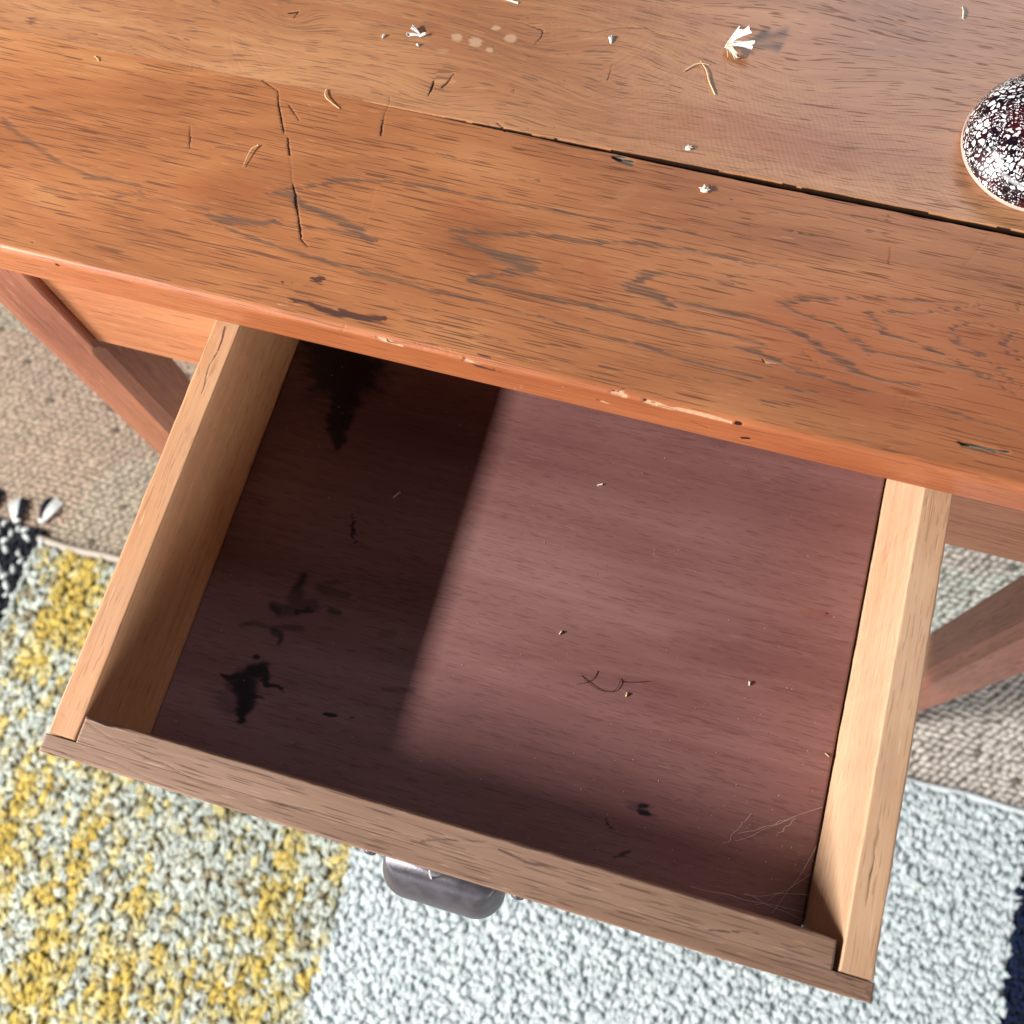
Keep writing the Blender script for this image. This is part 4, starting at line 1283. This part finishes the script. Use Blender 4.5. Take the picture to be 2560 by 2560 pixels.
# cup pull
def pewter():
    n = NT('dark_pewter')
    f = n.noise(n.map((1, 1, 1)), 120, 2, 0.5); g = n.noise(n.map((1, 1, 1)), 900, 2, 0.5)
    c = n.ramp(f, [(0.35, (0.085, 0.078, 0.098)), (0.65, (0.115, 0.106, 0.126))])
    return n.out(c, n.math('ADD', 0.33, n.math('MULTIPLY', f, 0.25)), n.bump(g, 0.25, 0.0004), 0.5, Metallic=0.55)
M_PEW = pewter()
def cup():
    cx, y0 = 0.2122, -D - 0.0002
    zt, zb = -0.020, -0.056
    V = []; F = []
    NU, NV = 28, 14
    def outline(hw, dp, r):
        pts = []
        r = min(r, dp, hw)
        pts.append((-hw, 0.0))
        for k in range(NU // 2):
            a = math.pi + (math.pi / 2) * k / (NU // 2 - 1)
            pts.append((-hw + r + r * math.cos(a), dp - r - r * math.sin(a)))
        for k in range(NU // 2):
            a = math.pi / 2 * (1 - k / (NU // 2 - 1))
            pts.append((hw - r + r * math.cos(a), dp - r + r * math.sin(a)))
        pts.append((hw, 0.0))
        return pts
    for shell in (0, 1):
        th = 0.0016 * shell
        for j in range(NV):
            v = j / (NV - 1)
            dp = 0.0195 * math.sin(math.pi / 2 * (0.10 + 0.90 * v)) ** 0.75 - th
            hw = 0.0325 - 0.0045 * (1 - v) ** 2 - th
            z = zt + (zb - zt) * v ** 1.25 - th * (1 - v)
            for (a, b) in outline(hw, max(dp, 0.001), 0.0145):
                V.append((cx + a, y0 - max(b, 0), z))
    nu = NU + 2
    for sh in (0, 1):
        b0 = sh * NV * nu
        for j in range(NV - 1):
            for i in range(nu - 1):
                q = (b0 + j * nu + i, b0 + j * nu + i + 1, b0 + (j + 1) * nu + i + 1, b0 + (j + 1) * nu + i)
                F.append(q if sh else q[::-1])
    for i in range(nu - 1):
        a = (NV - 1) * nu + i; b = NV * nu + (NV - 1) * nu + i
        F.append((a, a + 1, b + 1, b))
    F.append(tuple(range(nu)))
    # flat ears for the screws
    for s in (-1, 1):
        b = len(V)
        V_, F_ = box_data(cx + s * 0.0385 - 0.0085, cx + s * 0.0385 + 0.0085, y0 - 0.0006, y0, -0.046, -0.026)
        V += V_; F += [tuple(i + b for i in q) for q in F_]
    return V, F
V, F = cup()
pull = mesh_obj('cup_pull', V, F, M_PEW, drawer)
tag(pull, 'dark pewter cup pull on the drawer front')
for sx in (-0.0375, 0.0400):
    cx = 0.2122 + sx
    V = []; F = []
    for j, (r_, d_) in enumerate(((0.0034, 0.0007), (0.0034, 0.0014), (0.0027, 0.0023), (0.0012, 0.0027))):
        for k in range(14):
            a = 2 * math.pi * k / 14
            V.append((cx + r_ * math.cos(a), -D - d_, -0.026 + r_ * math.sin(a)))
    for j in range(3):
        for k in range(14):
            F.append((j * 14 + k, j * 14 + (k + 1) % 14, (j + 1) * 14 + (k + 1) % 14, (j + 1) * 14 + k))
    F.append(tuple(3 * 14 + k for k in range(14)))
    mesh_obj('screw', V, F, M_PEW, pull)

# ------------------------------------------------------------------ speckled dome at the right edge
def dome_mat():
    n = NT('speckled_glaze')
    co = n.map((1, 1, 1))
    wv = n.noise(co, 300, 2, 0.5, color=True)
    nn = n.t.nodes.new('ShaderNodeVectorMath'); nn.operation = 'SUBTRACT'; n.put(nn.inputs[0], wv); nn.inputs[1].default_value = (.5, .5, .5)
    cw = n.add_co(co, nn.outputs[0], (0.0042, 0.0042, 0.0042))
    d1 = n.voronoi(cw, 300, 'DISTANCE_TO_EDGE'); d2 = n.voronoi(cw, 640, 'DISTANCE_TO_EDGE')
    big = n.noise(co, 55, 3, 0.6)
    th = n.math('MULTIPLY_ADD', big, -0.42, 0.335)
    m1 = n.step(n.math('SUBTRACT', d1, th), 0.02, 0.07); m2 = n.step(n.math('SUBTRACT', d2, n.math('ADD', th, 0.06)), 0.02, 0.08)
    pick = n.step(n.noise(co, 120, 2), 0.48, 0.54)
    m = n.math('ADD', n.math('MULTIPLY', m1, pick), n.math('MULTIPLY', m2, n.math('SUBTRACT', 1.0, pick)), clamp=True)
    dark = n.ramp(n.noise(co, 90, 2), [(0.4, (0.006, 0.003, 0.008)), (0.65, (0.05, 0.004, 0.008))])
    c = n.mix(m, dark, (0.80, 0.80, 0.82))
    return n.out(c, n.math('ADD', 0.12, n.math('MULTIPLY', m, 0.2)), n.bump(m, 0.3, 0.0005), 0.6, **{'Coat Weight': 0.5, 'Coat Roughness': 0.08})
DC = (0.4245, 0.1985)
dome = empty('speckled_bowl', (DC[0], DC[1], H + T))
tag(dome, 'dark red upturned bowl with white speckled glaze on the back plank', 'bowl')
V = []; F = []
NR, NS = 22, 72
RD, HD = 0.0416, 0.030
for j in range(NR):
    a = (math.pi / 2) * j / (NR - 1)
    r_ = RD * math.sin(a) ** 0.95 if j else 0.0; z_ = T + 0.0032 + HD * math.cos(a) ** 0.9 if j < NR - 1 else T + 0.0032
    for k in range(NS):
        th = 2 * math.pi * k / NS
        V.append((DC[0] + r_ * math.cos(th), DC[1] + r_ * math.sin(th), z_))
for j in range(NR - 1):
    for k in range(NS):
        F.append((j * NS + k, (j + 1) * NS + k, (j + 1) * NS + (k + 1) % NS, j * NS + (k + 1) % NS))
mesh_obj('bowl_body', V, F, dome_mat(), dome)
V = []; F = []
for k in range(NS):
    th = 2 * math.pi * k / NS
    for i in range(8):
        a = 2 * math.pi * i / 8
        r_ = RD - 0.0003 + 0.0006 * math.cos(a); z_ = T + 0.0018 + 0.0016 * math.sin(a)
        V.append((DC[0] + r_ * math.cos(th), DC[1] + r_ * math.sin(th), z_))
for k in range(NS):
    for i in range(8):
        F.append((k * 8 + i, ((k + 1) % NS) * 8 + i, ((k + 1) % NS) * 8 + (i + 1) % 8, k * 8 + (i + 1) % 8))
mesh_obj('rim', V, F, simple('bare_rim', (0.55, 0.42, 0.36), 0.4, 0.5), dome)

# ------------------------------------------------------------------ small things lying about
M_PETAL = simple('dry_petal', (0.86, 0.84, 0.80), 0.7, 0.2)
M_STRAW = simple('straw', (0.74, 0.56, 0.33), 0.6, 0.3)
M_PALE = simple('pale_fluff', (0.84, 0.78, 0.66), 0.8, 0.2)
M_HAIR = simple('hair', (0.03, 0.012, 0.010), 0.5, 0.4)

def petal_data(base, tip, w0, w1, bow=0.002, th=0.0003, ragged=0.0, n=7, m=6, seed=0):
    b = Vector(base); t = Vector(tip); d = t - b
    sdir = d.cross(Vector((0, 0, 1))).normalized(); up = sdir.cross(d).normalized()
    rs = random.Random(seed)
    V = []
    for lay in (0, 1):
        rs.seed(seed)
        for i in range(n):
            u = i / (n - 1)
            w = w0 + (w1 - w0) * u ** 1.6
            for k in range(m):
                s = k / (m - 1) * 2 - 1
                ext = (rs.uniform(-1, 1) * ragged if i == n - 1 else 0)
                p = b + d * (u + ext) + sdir * s * w / 2 + up * (bow * math.sin(u * math.pi) - 0.0008 * s * s + (0.0006 * math.sin(s * 7)) * u) - up * th * lay
                V.append(p)
    F = []
    for lay in (0, 1):
        o_ = lay * n * m
        for i in range(n - 1):
            for k in range(m - 1):
                q = (o_ + i * m + k, o_ + i * m + k + 1, o_ + (i + 1) * m + k + 1, o_ + (i + 1) * m + k)
                F.append(q if lay else q[::-1])
    rim = [i * m for i in range(n)] + [(n - 1) * m + k for k in range(1, m)] + [i * m + m - 1 for i in range(n - 2, -1, -1)] + [k for k in range(m - 2, 0, -1)]
    for a, b_ in zip(rim, rim[1:] + rim[:1]):
        F.append((a, b_, b_ + n * m, a + n * m))
    return V, F

fl = empty('dried_flower', (0.2448, 0.2261, H + T))
tag(fl, 'dried white flower with flared petals lying on the back plank of the desk', 'dried flower')
fb = (0.2450, 0.2262, T + 0.0032)
for i, (tp, w1) in enumerate((((0.2560, 0.2338, T + 0.0105), 0.0056), ((0.2600, 0.2262, T + 0.0080), 0.0070), ((0.2510, 0.2352, T + 0.0080), 0.0045))):
    V, F = petal_data(fb, tp, 0.0008, w1, 0.0012, ragged=0.05, seed=i)
    mesh_obj('petal', V, F, M_PETAL, fl)
V, F = petal_data(fb, (0.2532, 0.2205, T + 0.002), 0.0012, 0.0034, 0.002, 0.0006, ragged=0.10, seed=8)
mesh_obj('calyx', V, F, M_PALE, fl)
rs = random.Random(3)
for i in range(14):
    a = rs.uniform(-1.25, 1.5); L = rs.uniform(0.004, 0.0095)
    e = (fb[0] + L * math.cos(a), fb[1] + L * math.sin(a), T + rs.uniform(0.001, 0.009))
    V, F = tube_data([fb, ((fb[0] + e[0]) / 2, (fb[1] + e[1]) / 2, (fb[2] + e[2]) / 2 + 0.001), e], 0.00022, 0.00012, 4)
    mesh_obj('bristle', V, F, M_PALE if i % 2 else M_STRAW, fl)

def fuzz_ball(name, x, y, r, z, label, cat, seed, n=26, flat=0.7):
    root = empty(name, (x, y, H + z)); tag(root, label, cat)
    rs = random.Random(seed)
    datas = []
    for i in range(n):
        a = rs.uniform(0, 2 * math.pi); e = rs.uniform(0.0, 1.3); L = r * rs.uniform(0.6, 1.1)
        d = Vector((math.cos(a) * math.cos(e), math.sin(a) * math.cos(e), math.sin(e) * flat))
        p0 = Vector((x, y, z + r * 0.3)); p1 = p0 + d * L
        p1.z = max(p1.z, z + 0.0003)
        mid = (p0 + p1) / 2 + Vector((rs.uniform(-.2, .2) * r, rs.uniform(-.2, .2) * r, 0.15 * r))
        datas.append(tube_data([p0, mid, p1], r * 0.17, r * 0.05, 5))
    V, F = merge(*datas)
    mesh_obj('tuft', V, F, M_PALE, root)
    V = []; F = []
    for j in range(6):
        aa = math.pi * j / 5
        for k in range(10):
            th = 2 * math.pi * k / 10
            rr_ = r * 0.62 * math.sin(aa) * (1 + 0.2 * math.sin(th * 3 + j))
            V.append((x + rr_ * math.cos(th), y + rr_ * math.sin(th), z + r * 0.45 * (1 + math.cos(aa)) * flat + 0.0001))
    for j in range(5):
        for k in range(10):
            F.append((j * 10 + k, (j + 1) * 10 + k, (j + 1) * 10 + (k + 1) % 10, j * 10 + (k + 1) % 10))
    mesh_obj('core', V, F, M_PETAL, root)
fuzz_ball('flower_bud', 0.2542, 0.1301, 0.0032, T, 'small round white dried bud on the front plank just below the black gap', 'dried flower', 4)
fuzz_ball('seed_fluff', 0.2395, 0.1547, 0.0026, T, 'tiny tan seed fluff just above the black gap between the planks', 'seed fluff', 9, 12, 0.5)

def straw(name, pts, r0, r1, label, cat, mat=None, z=T, lift=0.0006):
    n_ = len(pts)
    P = [(p[0] / 1e4, p[1] / 1e4, z + r0 + (lift if 0 < i < n_ - 1 else 0)) for i, p in enumerate(pts)]
    if mat is not M_HAIR: r0 *= 0.68; r1 *= 0.68
    V, F = tube_data(P, r0, r1, 6)
    o = mesh_obj(name, V, F, mat or M_STRAW)
    tag(o, label, cat)
    return o
straw('straw', [(2257, 2055), (2303, 2106), (2340, 2125), (2384, 2129)], 0.0006, 0.00025, 'bent pale straw pointing left beneath the dried flower', 'straw')
straw('straw', [(2332, 2146), (2377, 2089), (2409, 2017), (2465, 1935)], 0.0003, 0.0007, 'long curved pale straw with a thick end beneath the dried flower', 'straw')
straw('straw', [(3707, 2859), (3716, 2820), (3722, 2773)], 0.0004, 0.0008, 'short white straw near the top right corner of the tabletop', 'straw', M_PALE)
straw('straw', [(1093, 2325), (1139, 2317), (1192, 2315)], 0.0003, 0.0010, 'flat cream straw at the top edge of the photo', 'straw', M_PALE)
straw('straw', [(273, 1454), (280, 1415), (310, 1385), (388, 1347)], 0.0006, 0.0003, 'hooked tan straw right of the long vertical scratch', 'straw')
straw('straw', [(12, 994), (-8, 965), (-17, 930), (-21, 837)], 0.0007, 0.0002, 'tan straw left of the long vertical scratch', 'straw')
straw('straw', [(-1176, 1363), (-1160, 1352), (-1140, 1336)], 0.0004, 0.0003, 'tiny tan straw on the left end of the plank', 'straw')
# feathery flake, petals and seeds
pr = empty('dried_flower', (0.066, 0.195, H + T)); tag(pr, 'small white feathery flower scrap left of the pale spots', 'dried flower')
for i, (a, b, w) in enumerate((((0.0705, 0.1950), (0.0640, 0.1988), 0.0030), ((0.0715, 0.1955), (0.0622, 0.1932), 0.0018), ((0.0690, 0.1940), (0.0722, 0.1960), 0.0020))):
    V, F = petal_data((a[0], a[1], T + 0.0008), (b[0], b[1], T + 0.0024), 0.0006, w, 0.0006, ragged=0.15, seed=20 + i)
    mesh_obj('petal', V, F, M_PETAL, pr)
def flake(name, a, b, w, z, label, cat, mat=M_PETAL, seed=0, up=0.0012, bow=0.0005):
    V, F = petal_data((a[0] / 1e4, a[1] / 1e4, z + 0.0007), (b[0] / 1e4, b[1] / 1e4, z + up), w * 0.4, w, bow, ragged=0.08, seed=seed)
    o = mesh_obj(name, V, F, mat); tag(o, label, cat); return o
flake('loose_petal', (1802, 2150), (1788, 2197), 0.0032, T, 'single white triangular petal on the back plank left of the dried flower', 'petal', seed=31)
flake('loose_petal', (477, 1880), (483, 1905), 0.0018, T, 'small white fleck at the left of the feathery scrap', 'petal', seed=32)
flake('loose_petal', (690, 1885), (706, 1879), 0.0014, T, 'tiny white fleck just under the feathery scrap', 'petal', seed=33)
flake('seed', (2342, -1075), (2352, -1050), 0.0013, ZB, 'pale oval seed left of the curled hair in the drawer', 'seed', M_PALE, 41)
flake('seed', (2812, -1326), (2814, -1300), 0.0014, ZB, 'tan oval seed under the curled hair in the drawer', 'seed', M_STRAW, 42)
flake('seed', (3484, -1074), (3480, -1048), 0.0014, ZB, 'pale seed right of the curled hair in the drawer', 'seed', M_PALE, 43)
flake('splinter', (3969, -1333), (4000, -1352), 0.0008, ZB, 'pale splinter beside the right drawer side', 'splinter', M_STRAW, 44)
flake('seed_fluff', (1114, -509), (1150, -459), 0.0014, ZB, 'grey fluff in the shaded half of the drawer', 'seed fluff', M_PALE, 45)
flake('seed', (2324, -107), (2356, -90), 0.0010, ZB, 'pale slim seed near the back of the lit drawer floor', 'seed', M_PALE, 46)
straw('hair', [(2532, -1273), (2580, -1305), (2659, -1328), (2733, -1314), (2759, -1261), (2747, -1236), (2767, -1248), (2846, -1229), (2933, -1197)], 0.00022, 0.00018, 'dark curled hair lying on the drawer bottom', 'hair', M_HAIR, ZB, 0.0008)
straw('hair', [(2620, -1220), (2608, -1263), (2578, -1300), (2520, -1330)], 0.00018, 0.00012, 'short faint hair crossing the left end of the curled hair', 'hair', M_HAIR, ZB, 0.0004)
P = [(0.2088, -0.2508, -0.0045), (0.2092, -0.2560, -0.0250), (0.2096, -0.2600, -0.0330), (0.2073, -0.2625, -0.0345), (0.2044, -0.2610, -0.0340)]
V, F = tube_data(P, 0.0005, 0.00025, 5)
tag(mesh_obj('thread', V, F, simple('lint', (0.8, 0.82, 0.85), 0.8)), 'white lint thread hanging over the cup pull', 'thread')

# dust on the drawer bottom
def dust():
    n = 1500
    x = R.uniform(TS + .004, W - TS - .004, n); y = R.uniform(-D + TF + .003, 0.03, n)
    pr_ = 0.12 + 1.1 * np.exp(-(((x - 0.385) / 0.07) ** 2 + ((y + 0.19) / 0.05) ** 2)) + 0.35 * np.exp(-((y + 0.222) / 0.008) ** 2) * (x > .2)
    k = R.rand(n) < pr_
    x, y = x[k], y[k]; n = len(x)
    L = R.uniform(0.0003, 0.0012, n) * (0.6 + R.rand(n) ** 3)
    tint = np.array([[0.62, 0.52, 0.45]]) * R.uniform(.5, 1.2, n)[:, None]
    return pellets(np.stack([x, y, np.full(n, ZB + 0.0003)], 1), L, np.minimum(L, 0.0004), np.full(n, 0.0003), R.uniform(0, 6.28, n), np.zeros(n), tint, R.uniform(-.3, .3, n), 4)
v, f, c = dust()
tag(mesh_obj('dust', v, f, M_WOOL, colors=c), 'pale dust specks scattered on the dark drawer bottom', 'dust', kind='stuff')

# cobweb in the near right corner of the drawer
cob = empty('cobweb', (0.39, -0.20, H + ZB))
tag(cob, 'wispy dusty cobweb strands in the near right corner of the drawer', 'cobweb')
M_COB = simple('cobweb_thread', (0.62, 0.56, 0.52), 0.8)
rs = random.Random(12)
for a, b in (((0.3641, -0.1774), (0.3526, -0.1972)), ((0.4012, -0.1638), (0.3581, -0.1935)), ((0.3845, -0.1747), (0.3600, -0.1900)), ((0.3883, -0.1726), (0.3790, -0.1850)),
             ((0.4025, -0.2000), (0.3760, -0.2240)), ((0.4028, -0.2100), (0.3690, -0.2200)), ((0.4025, -0.1850), (0.3850, -0.2250)), ((0.3690, -0.2198), (0.4020, -0.2235)), ((0.3400, -0.2240), (0.4010, -0.2190))):
    n_ = 7
    P = []
    for i in range(n_):
        u = i / (n_ - 1)
        P.append((a[0] + (b[0] - a[0]) * u + rs.uniform(-1, 1) * 0.0009, a[1] + (b[1] - a[1]) * u + rs.uniform(-1, 1) * 0.0009, ZB + 0.0006 + 0.004 * math.sin(u * math.pi) * rs.uniform(0.3, 1)))
    V, F = tube_data(P, 0.00008, 0.00006, 4)
    mesh_obj('strand', V, F, M_COB, cob)
